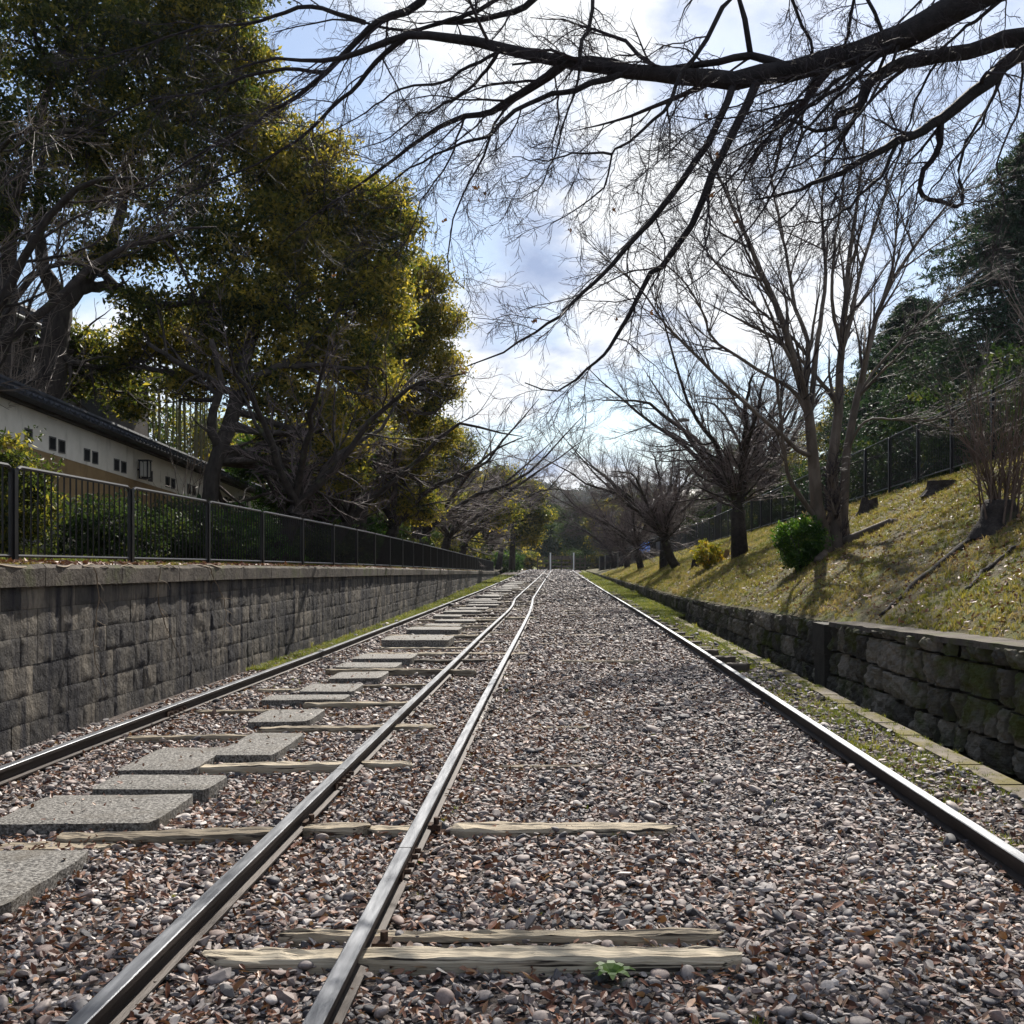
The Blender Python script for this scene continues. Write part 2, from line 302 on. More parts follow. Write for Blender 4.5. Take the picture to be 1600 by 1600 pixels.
# ------------------------------------------------------------------ masonry
def masonry(mb, xf, nrm, y0, y1, zlo, ztop, ch, wmin, wmax, relief, rough, rng, gap=.012, res=6, tilt=0.0, fall=.022, chis=0.0, wobz=0.0, gy=None, ver=1.0):
    gy = gap if gy is None else gy; fr = lambda q, Yq: wobz*nz(Yq, q*3.1, 0, 1.1, q)*(q > 0)
    """courses of dressed blocks on a wall face at x = xf(Y), facing nrm (+1/-1)"""
    z = zlo; row = 0
    maxtop = max(ztop(y0), ztop(y1))
    while z < maxtop-.02:
        h = ch*rng.uniform(.88, 1.12); y = y0-rng.uniform(0, wmax)
        while y < y1:
            lod = 1.0 if y < 40 else 2.5
            wd = rng.uniform(wmin, wmax)*lod; ym = y+wd/2
            top = ztop(ym)
            if z < top-.03:
                h2 = min(h, top-z)
                if top-(z+h2) < .07: h2 = top-z
                u, v = np.meshgrid(np.linspace(0, 1, res), np.linspace(0, 1, res), indexing='ij')
                e = np.minimum(np.minimum(u, 1-u)*wd, np.minimum(v, 1-v)*h2)
                Y = y+gy/2+(wd-gy)*u; tp = 0 if z+h2 > top-.01 else 1
                Z = (z+fr(row, Y)+gap/2)*(1-v)+(z+h2-gap/2+fr(row+1, Y)*tp)*v
                jit = rng.uniform(-.0025, .0025) if relief < .02 else rng.uniform(-.015, .015)
                eu_, ev_ = np.minimum(u, 1-u)*wd, np.minimum(v, 1-v)*h2
                pro = relief*(1-np.exp(-eu_/fall))*(1-ver*np.exp(-ev_/fall))+rough*(nz(Y, Z, row, 9, ym)+.6*nz(Y, Z, ym, 31, row))*(e > .001)+jit
                X = xf(Y)+nrm*(pro-tilt*(Z-zlo)+chis*(rng.uniform(-1, 1)*(u-.5)+rng.uniform(-.6, .6)*(v-.5)+.5*rng.uniform(-1, 1)*np.abs(u-rng.uniform(.3, .7))))
                edge = (u == 0)|(u == 1)|((v == 0)|(v == 1))&(ver > .5); X = np.where(edge, X-nrm*((.002+relief*.25 if relief < .02 else .012+relief*.8)), X)
                i, j = np.meshgrid(np.arange(res-1), np.arange(res-1), indexing='ij'); b = (i*res+j).ravel()
                f = np.stack([b, b+res, b+res+1, b+1], -1)
                if nrm < 0: f = f[:, ::-1]
                mb.add(np.stack([X, Y, Z], -1), f, rng.uniform(0, 1))
            y += wd
        z += h; row += 1
def strip_wall(mb, xa, xb, zlo, ztop, y0, y1, step=.5):
    ys = np.arange(y0, y1+step, step)
    P = []
    for Y in ys:
        a, b = xa(Y), xb(Y); zt = ztop(Y)
        P += [(a, Y, zlo), (b, Y, zlo), (b, Y, zt), (a, Y, zt)]
    n = len(ys); i = np.arange(n-1)*4
    f = np.concatenate([np.stack([i+k, i+(k+1) % 4, i+4+(k+1) % 4, i+4+k], -1) for k in range(4)]+[np.array([[3, 2, 1, 0]]), np.array([[0, 1, 2, 3]])+(n-1)*4])
    mb.add(P, f)
rng = np.random.default_rng(5)
lw = empty('stone_wall', (-4, 0, 0), label='long grey retaining wall of squared stone blocks along the left rail', cat='wall')
b_ = MB(); strip_wall(b_, lambda Y: wallL_x(Y)-.5, lambda Y: wallL_x(Y)-.012, -.3, lambda Y: wallL_top(Y)-.17, 0, 88); b_.build('wall_core', M['joint'], lw)
b_ = MB(); masonry(b_, wallL_x, 1, 1.5, 88, -.05, lambda Y: wallL_top(Y)-.165, .235, .20, .48, .003, .008, rng, .003, 9); b_.build('stone_courses', M['wall_l'], lw, smooth=True)
b_ = MB(); y = 1.0
while y < 88:
    L_ = rng.uniform(.8, 1.5); nn = 8
    for q in range(nn):
        pass
    ys = np.linspace(y+.006, y+L_-.006, nn); P = []
    for Y in ys:
        xf = float(wallL_x(Y)); zt = float(wallL_top(Y)); e = .008*float(nz(Y, 1, 0, 5)); e2 = .012*float(nz(Y, 7, 0, 6))
        P += [(xf-.42, Y, zt-.17), (xf+.045+e, Y, zt-.168), (xf+.05+e, Y, zt-.03+e2), (xf+.025+e, Y, zt+e2), (xf-.42, Y, zt+.005+e2)]
    i = np.arange(nn-1)*5
    f = [np.concatenate([np.stack([i+k, i+(k+1) % 5, i+5+(k+1) % 5, i+5+k], -1) for k in range(5)]), np.array([[4, 3, 2, 1, 0]]), np.array([[0, 1, 2, 3, 4]])+(nn-1)*5]
    b_.add(P, f); y += L_
b_.build('coping', M['coping'], lw)

rw = empty('rubble_wall', (3.25, 0, 0), label='low dark rough stone retaining wall at the foot of the grassy bank', cat='wall')
xr = lambda Y: 3.22+0*np.asarray(Y)+np.where(np.asarray(Y) < 12.05, -.07, 0.03)
b_ = MB(); strip_wall(b_, lambda Y: 3.26, lambda Y: 3.6, -.38, lambda Y: float(wallR_top(Y))-.10, 0, 100); b_.build('wall_core', M['joint'], rw)
b_ = MB(); masonry(b_, xr, -1, 1.5, 11.75, -.34, lambda Y: wallR_top(Y), .26, .20, .46, .050, .040, rng, .020, 16, fall=.035, chis=.07, wobz=.028, gy=.05, ver=.35)
masonry(b_, xr, -1, 12.3, 100, -.34, lambda Y: wallR_top(Y), .25, .20, .44, .050, .040, rng, .020, 12, fall=.035, chis=.07, wobz=.028, gy=.05, ver=.35); b_.build('stone_courses', M['wall_r'], rw, smooth=False)
b_ = MB()
b_.box(3.06, 3.5, 11.76, 12.22, -.34, .36); b_.box(3.05, 3.5, 11.74, 12.28, .364, .70)
b_.build('pilaster', M['joint'], rw)
b_ = MB(); y = 1.0
while y < 12:
    L_ = min(rng.uniform(.5, 1.1), 11.74-y)
    if L_ < .1: break
    ys = np.linspace(y+.004, y+L_-.004, 6); P = []
    for Y in ys:
        xf = 3.10; zt = float(wallR_top(Y))+.012; e = .012*float(nz(Y, 1, 0, 7))
        P += [(xf+.3, Y, zt-.06), (xf+e, Y, zt-.05), (xf+e+.005, Y, zt+e*.5), (xf+.3, Y, zt+.012)]
    i = np.arange(5)*4
    b_.add(P, [np.concatenate([np.stack([i+k, i+(k+1) % 4, i+4+(k+1) % 4, i+4+k], -1) for k in range(4)]), np.array([[3, 2, 1, 0], ]), np.array([[0, 1, 2, 3]])+20])
    y += L_
b_.build('coping', M['coping'], rw)

# ------------------------------------------------------------------ fences
def fence(root, xf, zf, ys, hgt, bar_gap, name_mid=False, post_w=.05):
    """panels between posts at depths ys"""
    for i, Y in enumerate(ys):
        x, z = float(xf(Y)), float(zf(Y)); b = MB()
        b.box(x-post_w/2, x+post_w/2, Y-post_w/2, Y+post_w/2, z-.12, z+hgt-.05); b.box(x-post_w/2+.006, x+post_w/2-.006, Y-post_w/2+.006, Y+post_w/2-.006, z+hgt-.0495, z+hgt-.035)
        b.build('post', M['fence'], root)
    for Y0, Y1 in zip(ys[:-1], ys[1:]):
        far = Y0 > 45
        b = MB(); g = post_w/2+.02; a, c = Y0+g, Y1-g
        pt = lambda t, h: (float(xf(a+(c-a)*t)), a+(c-a)*t, float(zf(Y0)+(zf(Y1)-zf(Y0))*((a+(c-a)*t-Y0)/(Y1-Y0)))+h)
        r = .017; H0, H1 = .07, hgt-.02; rc = .05/(c-a)
        fr = [pt(0, H0-.06), pt(0, H1-.10), pt(0, H1-.05), pt(rc*.3, H1-.015), pt(rc, H1), pt(.5, H1), pt(1-rc, H1), pt(1-rc*.3, H1-.015), pt(1, H1-.05), pt(1, H1-.10), pt(1, H0-.06)]
        b.tube(fr, r, 6); b.tube([pt(0, H0), pt(1, H0)], .014, 6)
        n = max(3, int((c-a)/(bar_gap*(1 if not far else 2))))
        P = np.array([[pt((q+1)/(n+1), H0), pt((q+1)/(n+1), H1)] for q in range(n)])
        b.tubes(P, np.full((n, 2), .0075 if not far else .013), 4); b.build('panel', M['fence'], root, smooth=False)
fx = lambda Y: wallL_x(Y)-.27
ysL = [3.75, 5.93, 8.12]+[10.28+2.17*i for i in range(34)]
fl = empty('railing_fence', (-4.3, 3, 1.4), label='dark brown metal bar railing standing on the left retaining wall', cat='fence')
fence(fl, fx, lambda Y: wallL_top(Y), ysL, .80, .115)
fr_ = empty('railing_fence', (9, 6, 3.7), label='tall dark bar railing along the top of the right bank', cat='fence')
fence(fr_, lambda Y: 9.0-ip(Y, [0, 60, 130], [0, 0, 2.6]), lambda Y: fenceR_z(Y)+.05, [8+2.2*i for i in range(50)], 1.45, .115, post_w=.07)

# ------------------------------------------------------------------ rails
RT = .15
def rail_path(pts):
    pts = np.array(pts, float); k = 260
    Y = .3+(140-.3)*np.linspace(0, 1, k)**1.7
    xs = np.interp(Y, pts[:, 0], pts[:, 1]); zs = np.interp(Y, pts[:, 0], pts[:, 2]) if pts.shape[1] > 2 else np.full(k, 0.)
    kk = np.ones(5)/5; xs[2:-2] = np.convolve(xs, kk, 'valid')
    return np.stack([xs, Y, RT+zs], -1)
prof = np.array([(-.030, -.003), (-.026, 0), (.026, 0), (.030, -.003), (.030, -.024), (.008, -.034), (.007, -.080), (.043, -.088), (.043, -.097), (-.043, -.097), (-.043, -.088), (-.007, -.080), (-.008, -.034), (-.030, -.024)])
def rail(pts, label, joints=()):
    P = rail_path(pts); root = empty('rail', (P[0, 0], P[0, 1], .05), label=label, cat='rail', group='steel rails of the incline')
    k = len(P); n = len(prof); V = np.zeros((k, n, 3)); V[:, :, 0] = P[:, 0:1]+prof[None, :, 0]; V[:, :, 1] = P[:, 1:2]; V[:, :, 2] = P[:, 2:3]+prof[None, :, 1]
    i = (np.arange(k-1)*n)[:, None]; q = np.arange(n)[None]; q2 = (q+1) % n
    f = np.stack([i+q, i+n+q, i+n+q2, i+q2], -1)
    b = MB(); top = f[:, 0:3].reshape(-1, 4); side = f[:, 3:].reshape(-1, 4)
    b.add(V.reshape(-1, 3), side, m=0); b.f.append(top); b.m.append(np.full(len(top), 1)); b.build('rail_bar', [M['steel'], M['steel_top']], root)
    for jy in joints:
        x = float(np.interp(jy, P[:, 1], P[:, 0])); z = float(np.interp(jy, P[:, 1], P[:, 2])); b = MB()
        for sx in (-1, 1):
            xa = x+sx*.012; xb = x+sx*.024; b.box(min(xa, xb), max(xa, xb), jy-.22, jy+.22, z-.082, z-.036)
        pl = b.build('fishplate', M['rust'], root)
        for dy in (-.16, -.06, .06, .16):
            b2 = MB(); b2.tube([(x+.020, jy+dy, z-.06), (x+.052, jy+dy, z-.06)], .013, 6); bo = b2.build('bolt', M['rust'], root); bo.parent = pl
        b3 = MB(); b3.box(x-.031, x+.031, jy-.003, jy+.003, z-.02, z+.0012); b3.build('joint_gap', M['black'], root)
railA = [(0, -3.50), (7, -3.48), (15, -3.36), (24, -3.30), (42, -3.26), (70, -3.4), (122, -3.62), (140, -3.7)]
railB = [(0, -1.355), (8, -1.35), (12, -1.33), (18, -1.32), (26, -1.27), (29, -1.29), (34, -1.43), (50, -1.42), (80, -1.40), (140, -1.5)]
railC = [(0, -.685), (10, -.70), (20, -.69), (25, -.70), (30, -.76), (34, -.84), (60, -.84), (100, -.80), (140, -.85)]
railD = [(0, 2.03), (6, 2.03), (15, 2.06), (25, 2.04), (45, 1.92), (60, 1.86), (100, 1.75), (140, 1.7)]
rail(railA, 'rail nearest the left stone wall', (9.2,)); rail(railB, 'rail with the bolted joint beside the concrete slabs', (6.35, 2.1, 19.5))
rail(railC, 'rail just right of the slab-side rail, wavy in the distance', (4.62, 14.2)); rail(railD, 'lone rail beside the mossy kerb and the bank', (16.5,))
def clip(x, y, lab):
    o = MB(); o.box(x+.02, x+.085, y-.035, y+.035, .055, .082); o.tube([(x+.06, y, .08), (x+.06, y, .115)], .016, 6)
    o.build('rail_clip', M['rust'], loc=(x, y, .05), label=lab, cat='rail clip', group='rusty rail clips')
clip(-.685, 3.68, 'rusty bolt clip on the inner rail at the nearest sleeper pair'); clip(-.69, 5.3, 'rusty clip on the inner rail at the long pieced sleeper'); clip(-1.35, 5.36, 'rusty clip on the slab-side rail at the long pieced sleeper')

# ------------------------------------------------------------------ sleepers and slabs
def plank(x0, x1, Y, wd, ztop, ang, seed, mat='wood', name='sleeper', label=None, group=None, thick=.14, bend=.01, cat='sleeper'):
    rg = np.random.default_rng(seed); L_ = x1-x0; n = max(6, int(L_/.06)); s = np.linspace(0, 1, n)
    w1 = wd/2*(1+.10*nz(s*L_*3, seed, 0, 1, seed)); w2 = wd/2*(1+.14*nz(s*L_*4, seed+5, 0, 1, seed+2))
    taper = np.clip(np.minimum(s, 1-s)*L_/.05, .55, 1)
    zt = ztop+bend*nz(s*L_*2, 3, seed, 1, seed); cx = (x0+x1)/2
    cr = .010
    X = (s-.5)*L_; cy_ = .012*nz(s*L_, 2, seed, .8, seed)+ang*X
    prof_ = [(-1, -thick), (-1, -.018), (-.86, -.002), (-.35, 0), (.1, -.004), (.42, .001), (.86, -.003), (1, -.02), (1, -thick)]
    V = np.zeros((n, len(prof_), 3))
    for i, (a, h) in enumerate(prof_):
        jj = rg.normal(0, .0035, n)
        V[:, i, 0] = X; V[:, i, 1] = cy_+(w2 if a > 0 else w1)*a*taper; V[:, i, 2] = zt+h+(jj if i not in (0, len(prof_)-1) else 0)
    V[0, :, 0] += rg.uniform(-.02, .02, len(prof_)); V[-1, :, 0] += rg.uniform(-.025, .025, len(prof_))
    m = len(prof_); i = (np.arange(n-1)*m)[:, None]; q = np.arange(m-1)[None]
    f = np.stack([i+q, i+m+q, i+m+q+1, i+q+1], -1).reshape(-1, 4)
    e0 = np.array([list(range(m))[::-1]]); e1 = np.array([list(range(m))])+(n-1)*m
    b = MB(); b.add(V.reshape(-1, 3)+np.array([cx, Y, 0]), [f[:, ::-1], e0[:, ::-1], e1[:, ::-1]], rg.uniform(.1, 1)); return b.build(name, M[mat], loc=(cx, Y, 0), label=label, cat=cat, group=group)
G = 'weathered wooden sleepers'
plank(-1.22, .62, 3.56, .115, .088, 0, 1, label='thick grey sleeper nearest the camera, ends rounded on the gravel', group=G, thick=.18)
plank(-1.02, .60, 3.78, .075, .070, -.006, 2, label='thin split board just behind the nearest thick sleeper', group=G)
plank(-2.42, -1.62, 3.50, .05, .045, -.03, 3, label='half-buried board at the left edge by the nearest sleeper', group=G)
plank(-2.75, -2.18, 4.98, .15, .062, .08, 4, label='short worn board between the two nearest concrete slabs', group=G)
plank(-2.48, -1.40, 5.12, .14, .085, .085, 5, label='pale weathered sleeper end left of the slab-side rail, between big slabs', group=G)
plank(-1.30, -.99, 5.30, .14, .078, .03, 6, label='short split sleeper piece between the two middle rails', group=G)
plank(-.98, -.72, 5.30, .10, .070, .0, 7, label='darker sleeper piece butting against the inner rail', group=G)
plank(-.54, .60, 5.29, .15, .075, -.004, 8, label='grey sleeper alone on the gravel right of the inner rail', group=G)
plank(-2.42, -1.40, 6.82, .12, .088, .06, 9, label='pale sleeper just behind the third concrete slab', group=G)
plank(-1.33, -1.00, 6.95, .11, .080, .03, 10, label='sleeper stub beside the bolted rail joint', group=G)
plank(-.42, .30, 6.98, .05, .048, .0, 11, label='thin buried board second along right of the inner rail', group=G)
plank(-3.35, -2.35, 8.0, .09, .070, .07, 12, label='thin pale board left of the fifth slab', group=G)
plank(-2.42, -1.02, 8.36, .14, .090, .06, 13, label='pale sleeper crossing under the slab-side rail past its bolted joint', group=G)
plank(-.50, .25, 8.55, .05, .050, 0, 14, label='thin buried board third along right of the inner rail', group=G)
plank(-3.3, -2.5, 9.35, .08, .070, .05, 15, label='dark thin board left of the sixth slab', group=G)
plank(-2.4, -1.4, 9.75, .13, .090, .05, 16, label='straight pale sleeper behind the sixth slab', group=G)
plank(-3.2, -2.6, 10.9, .08, .07, .05, 17, label='narrow dark board left of the eighth slab', group=G)
plank(-2.15, -1.38, 11.2, .10, .08, .04, 18, label='thin sleeper in front of the slab-side rail at mid distance', group=G)
plank(-.08, 1.25, 13.9, .10, .075, -.01, 19, label='long pale board lying alone in the gravel of the right track', group=G)
plank(-.35, .62, 16.9, .07, .06, .01, 20, label='pale board in the right track behind the long pale one', group=G)
rs = np.random.default_rng(11)
ORD = 'first second third fourth fifth sixth seventh eighth ninth tenth eleventh twelfth'.split()
far_lab = 'dark weathered sleeper far along the left track, ends bare on the gravel'
for k in range(46):
    Y = 12.6+k*1.15+rs.uniform(-.2, .2)+max(0, k-20)*.35
    x0 = -3.0+rs.uniform(-.15, .5); x1 = rs.choice([-1.42, -.95, -.5], p=[.35, .35, .3])+rs.uniform(-.05, .1)
    plank(x0, x1, Y, rs.uniform(.11, .17), rs.uniform(.075, .12), rs.uniform(-.01, .03), 40+k, mat='wood' if rs.random() < .6 else 'wood_dark', label=(far_lab if k >= 12 else 'weathered sleeper of the left track, %s of the far row starting near the raised slabs' % ORD[k]), group='far sleepers of the left track')
for k in range(30):
    Y = 18.5+k*1.8+rs.uniform(-.6, .6)
    x0 = -.45+rs.uniform(0, .9); x1 = x0+rs.uniform(.7, 1.7)
    plank(x0, min(x1, 1.9), Y, rs.uniform(.07, .13), rs.uniform(.055, .08), rs.uniform(-.01, .01), 120+k, mat='wood' if rs.random() < .5 else 'wood_dark', label=('half-buried board in the gravel of the right track far ahead' if k >= 8 else 'half-buried board in the right track, %s beyond the pair of pale boards' % ORD[k]), group='buried boards of the right track')
for k in range(30):
    Y = 12.9+k*1.02+rs.uniform(-.05, .05)
    plank(2.12, 2.36+rs.uniform(-.03, .06), Y, .20, .135 if k < 3 else rs.uniform(.09, .12), 0, 160+k, mat='wood_dark', label=('sawn sleeper end nearest the camera of those outside the lone right rail' if k == 0 else ('dark sleeper end outside the lone right rail, %s from the near end of the row' % ORD[k] if k < 12 else 'dark sleeper end sticking out beyond the lone right rail')),
          group='sleeper ends outside the right rail', name='sleeper_end')
def slab(x0, x1, y0, y1, zt, seed, label, group='concrete slabs of the stepping path', skew=0.0, th=.12):
    rg = np.random.default_rng(seed); n = 14; k = 9
    u = np.linspace(0, 1, n); v = np.linspace(0, 1, k)
    U, V_ = np.meshgrid(u, v, indexing='ij')
    e = np.minimum(np.minimum(U, 1-U)*(x1-x0), np.minimum(V_, 1-V_)*(y1-y0))
    X = x0+(x1-x0)*U+skew*(V_-.5); Y = y0+(y1-y0)*V_
    edge = e < 1e-6
    X = X+edge*.008*nz(U*9, V_*9, seed, 1, seed); Y = Y+edge*.010*nz(U*9, V_*9, seed+3, 1, seed)
    cor = ((U < .01)|(U > .99)) & ((V_ < .01)|(V_ > .99)); X = np.where(cor, X+(U < .5)*.02-(U > .5)*.02, X)
    Z = zt-.008*edge+.003*nz(X, Y, 0, 5, seed)+rg.uniform(-.01, .01)*(U-.5)
    P = np.stack([X, Y, Z], -1).reshape(-1, 3); i, j = np.meshgrid(np.arange(n-1), np.arange(k-1), indexing='ij'); b0 = (i*k+j).ravel()
    f = np.stack([b0, b0+k, b0+k+1, b0+1], -1)
    ring = [i*k for i in range(n)]+[(n-1)*k+j for j in range(1, k)]+[i*k+k-1 for i in range(n-2, -1, -1)]+[j for j in range(k-2, 0, -1)]
    low = P[ring].copy(); low[:, 2] = zt-th; nl = len(ring); base = len(P)
    sf = np.array([(ring[q], ring[(q+1) % nl], base+(q+1) % nl, base+q) for q in range(nl)])[:, ::-1]
    b = MB(); b.add(np.vstack([P, low]), [f, sf]); cx, cy2 = (x0+x1)/2, (y0+y1)/2
    return b.build('concrete_slab', M['slab'], loc=(cx, cy2, zt-th), label=label, cat='slab', group=group)
SL = [(-2.95, -2.16, 3.95, 4.76, .105, 'nearest big concrete slab cut by the left edge of the photo'),
      (-2.92, -2.07, 5.22, 5.86, .110, 'big pebbly concrete slab behind the long pieced sleeper'),
      (-2.74, -2.05, 5.98, 6.38, .115, 'third concrete slab, narrow and wide, before the bolted joint'),
      (-2.86, -2.36, 6.60, 7.40, .100, 'concrete slab set farther left than its neighbours'),
      (-2.38, -1.96, 7.05, 7.95, .110, 'long-lying concrete slab right of the one set farther left'),
      (-2.60, -2.08, 8.50, 9.20, .110, 'concrete slab behind the pale sleeper at the joint'),
      (-2.85, -2.05, 9.80, 10.15, .115, 'thin wide concrete slab, seventh along'),
      (-2.66, -2.10, 10.45, 11.1, .110, 'concrete slab, eighth along from the camera'),
      (-2.62, -2.02, 11.6, 12.3, .110, 'concrete slab at the patch of yellow moss'),
      (-2.75, -2.0, 12.6, 13.2, .13, 'concrete slab, tenth along, slightly raised'),
      (-2.75, -1.95, 13.6, 14.3, .14, 'raised concrete slab before the tall dark-fronted one'),
      (-2.80, -1.72, 16.1, 17.0, .19, 'tall dark-fronted concrete slab in mid distance')]
for i, (a, b1, c, d, zt, lab) in enumerate(SL): slab(a, b1, c, d, zt, 200+i, lab)
Y = 17.6
for k in range(34):
    d = rs.uniform(.5, .8); wd = rs.uniform(.6, 1.0); x0 = -2.85+rs.uniform(-.1, .25)
    slab(x0, x0+wd, Y, Y+d, rs.uniform(.10, .17), 240+k, 'pale slab or step far along the left track among the dark sleepers', 'far slabs of the left track'); Y += d+rs.uniform(.4, 1.1)

# ------------------------------------------------------------------ scattering (stuff)
def ico(sub):
    t = (1+5**.5)/2
    v = [(-1, t, 0), (1, t, 0), (-1, -t, 0), (1, -t, 0), (0, -1, t), (0, 1, t), (0, -1, -t), (0, 1, -t), (t, 0, -1), (t, 0, 1), (-t, 0, -1), (-t, 0, 1)]
    f = [(0, 11, 5), (0, 5, 1), (0, 1, 7), (0, 7, 10), (0, 10, 11), (1, 5, 9), (5, 11, 4), (11, 10, 2), (10, 7, 6), (7, 1, 8), (3, 9, 4), (3, 4, 2), (3, 2, 6), (3, 6, 8), (3, 8, 9), (4, 9, 5), (2, 4, 11), (6, 2, 10), (8, 6, 7), (9, 8, 1)]
    v = [np.array(a)/np.linalg.norm(a) for a in v]
    for _ in range(sub):
        cache = {}; nf = []
        def mid(a, b):
            k = (min(a, b), max(a, b))
            if k not in cache:
                m = v[a]+v[b]; v.append(m/np.linalg.norm(m)); cache[k] = len(v)-1
            return cache[k]
        for a, b, c in f:
            ab, bc, ca = mid(a, b), mid(b, c), mid(c, a); nf += [(a, ab, ca), (b, bc, ab), (c, ca, bc), (ab, bc, ca)]
        f = nf
    return np.array(v), np.array(f)
def proto(name, V, F, mat, smooth):
    me = bpy.data.meshes.new(name); me.from_pydata([tuple(a) for a in V], [], [tuple(int(i) for i in a) for a in F])
    me.materials.append(mat)
    me.polygons.foreach_set('use_smooth', np.full(len(me.polygons), bool(smooth)))
    return bpy.data.objects.new(name, me)
def scatter(name, pts, rot, scl, rnd, protos, kind='stuff', **kw):
    cl = bpy.data.collections.new(name+'_sources')
    for p in protos: cl.objects.link(p)
    me = bpy.data.meshes.new(name); n = len(pts); me.vertices.add(n); me.vertices.foreach_set('co', pts.astype(np.float32).ravel())
    for nm, ty, d in (('rot', 'FLOAT_VECTOR', rot), ('scl', 'FLOAT_VECTOR', scl)):
        a = me.attributes.new(nm, ty, 'POINT'); a.data.foreach_set('vector', d.astype(np.float32).ravel())
    a = me.attributes.new('rnd', 'FLOAT', 'POINT'); a.data.foreach_set('value', rnd.astype(np.float32))
    a = me.attributes.new('idx', 'INT', 'POINT'); a.data.foreach_set('value', np.random.default_rng(1).integers(0, len(protos), n).astype(np.int32))
    o = bpy.data.objects.new(name, me); COL.objects.link(o)
    g = bpy.data.node_groups.new(name, 'GeometryNodeTree')
    g.interface.new_socket('Geometry', in_out='INPUT', socket_type='NodeSocketGeometry'); g.interface.new_socket('Geometry', in_out='OUTPUT', socket_type='NodeSocketGeometry')
    gi = g.nodes.new('NodeGroupInput'); go = g.nodes.new('NodeGroupOutput'); mp = g.nodes.new('GeometryNodeMeshToPoints'); io = g.nodes.new('GeometryNodeInstanceOnPoints')
    ci = g.nodes.new('GeometryNodeCollectionInfo'); ci.inputs['Collection'].default_value = cl; ci.inputs['Separate Children'].default_value = True; ci.inputs['Reset Children'].default_value = True
    def na(nm, ty):
        q = g.nodes.new('GeometryNodeInputNamedAttribute'); q.data_type = ty; q.inputs['Name'].default_value = nm; return q.outputs['Attribute']
    L = g.links.new
    L(gi.outputs[0], mp.inputs[0]); L(mp.outputs[0], io.inputs['Points']); L(ci.outputs[0], io.inputs['Instance']); io.inputs['Pick Instance'].default_value = True
    L(na('idx', 'INT'), io.inputs['Instance Index']); L(na('rot', 'FLOAT_VECTOR'), io.inputs['Rotation']); L(na('scl', 'FLOAT_VECTOR'), io.inputs['Scale']); L(io.outputs[0], go.inputs[0])
    md = o.modifiers.new('scatter', 'NODES'); md.node_group = g
    tag(o, kind=kind, **kw); return o
rg = np.random.default_rng(21)
V2, F2 = ico(2); V1, F1 = ico(1)
peb = []
for i in range(10):
    r1 = np.random.default_rng(300+i); sub = V2.copy()
    if i < 9:   # split angular stones
        for _ in range(11):
            d = r1.normal(size=3); d /= np.linalg.norm(d); c = r1.uniform(.36, .78); h = sub@d; sub = np.where((h > c)[:, None], sub-(h-c)[:, None]*d, sub)
    else:
        sub = sub*(1+.10*nz(sub[:, 0], sub[:, 1], sub[:, 2], 1.3, i)[:, None])
        for _ in range(3):
            d = r1.normal(size=3); d /= np.linalg.norm(d); c = r1.uniform(.7, .9); h = sub@d; sub = np.where((h > c)[:, None], sub-(h-c)[:, None]*d*.8, sub)
    sub = sub*np.array([1, r1.uniform(.6, .85), r1.uniform(.30, .55)])
    peb.append(proto('pebble', sub, F2, M['pebble'], i >= 9))
xs, ys_, ss = [], [], []
def band(y0, y1, x0, x1, dens, size):
    n = int((y1-y0)*(x1-x0)*dens); xs.append(rg.uniform(x0, x1, n)); ys_.append(rg.uniform(y0, y1, n)); ss.append(rg.lognormal(np.log(size), .28, n))
band(2.3, 5, -3.9, 2.72, 2100, .0190); band(5, 9, -4.0, 2.72, 1600, .0195); band(9, 16, -3.9, 2.72, 750, .024); band(16, 30, -3.8, 2.6, 330, .031); band(30, 60, -3.6, 2.2, 110, .046); band(60, 135, -3.8, 2.0, 28, .075)
X = np.concatenate(xs); Y = np.concatenate(ys_); S = np.concatenate(ss)
keep = (np.abs((X)/np.maximum(Y, .1)+.045) < .62)
# the turfy strips carry few stones
lt = (X < -3.42+.06*nz(Y, 0, 0, 2)) & (Y > 14); rt = (X > 2.12) & (rg.random(len(X)) < ip(Y, [0, 8, 14, 20, 30], [.35, .45, .6, .8, .95]))
keep &= ~(lt & (rg.random(len(X)) < .8)) & ~rt
X, Y, S = X[keep], Y[keep], S[keep]
n = len(X); Z = bed_z(X, Y)+rg.uniform(-.4, .95, n)*S
S = S*(1+.25*(rg.random(n) < .08))
# heaped lightly against sleepers' backs
rot = np.stack([rg.normal(0, .35, n), rg.normal(0, .35, n), rg.uniform(0, 6.28, n)], -1); scl = np.stack([S*rg.uniform(.85, 1.2, n), S*rg.uniform(.85, 1.15, n), S*rg.uniform(.8, 1.15, n)], -1)
tint = np.clip(rg.beta(1.25, 1.25, n)*.95+.08*nz(X, Y, 0, .7, 6)+np.where(X < -.5, .04, 0), 0, 1)
scatter('ballast_gravel', np.stack([X, Y, Z], -1), rot, scl, tint, peb, label='grey and mauve river pebbles and crushed stone bedding the tracks', cat='gravel')

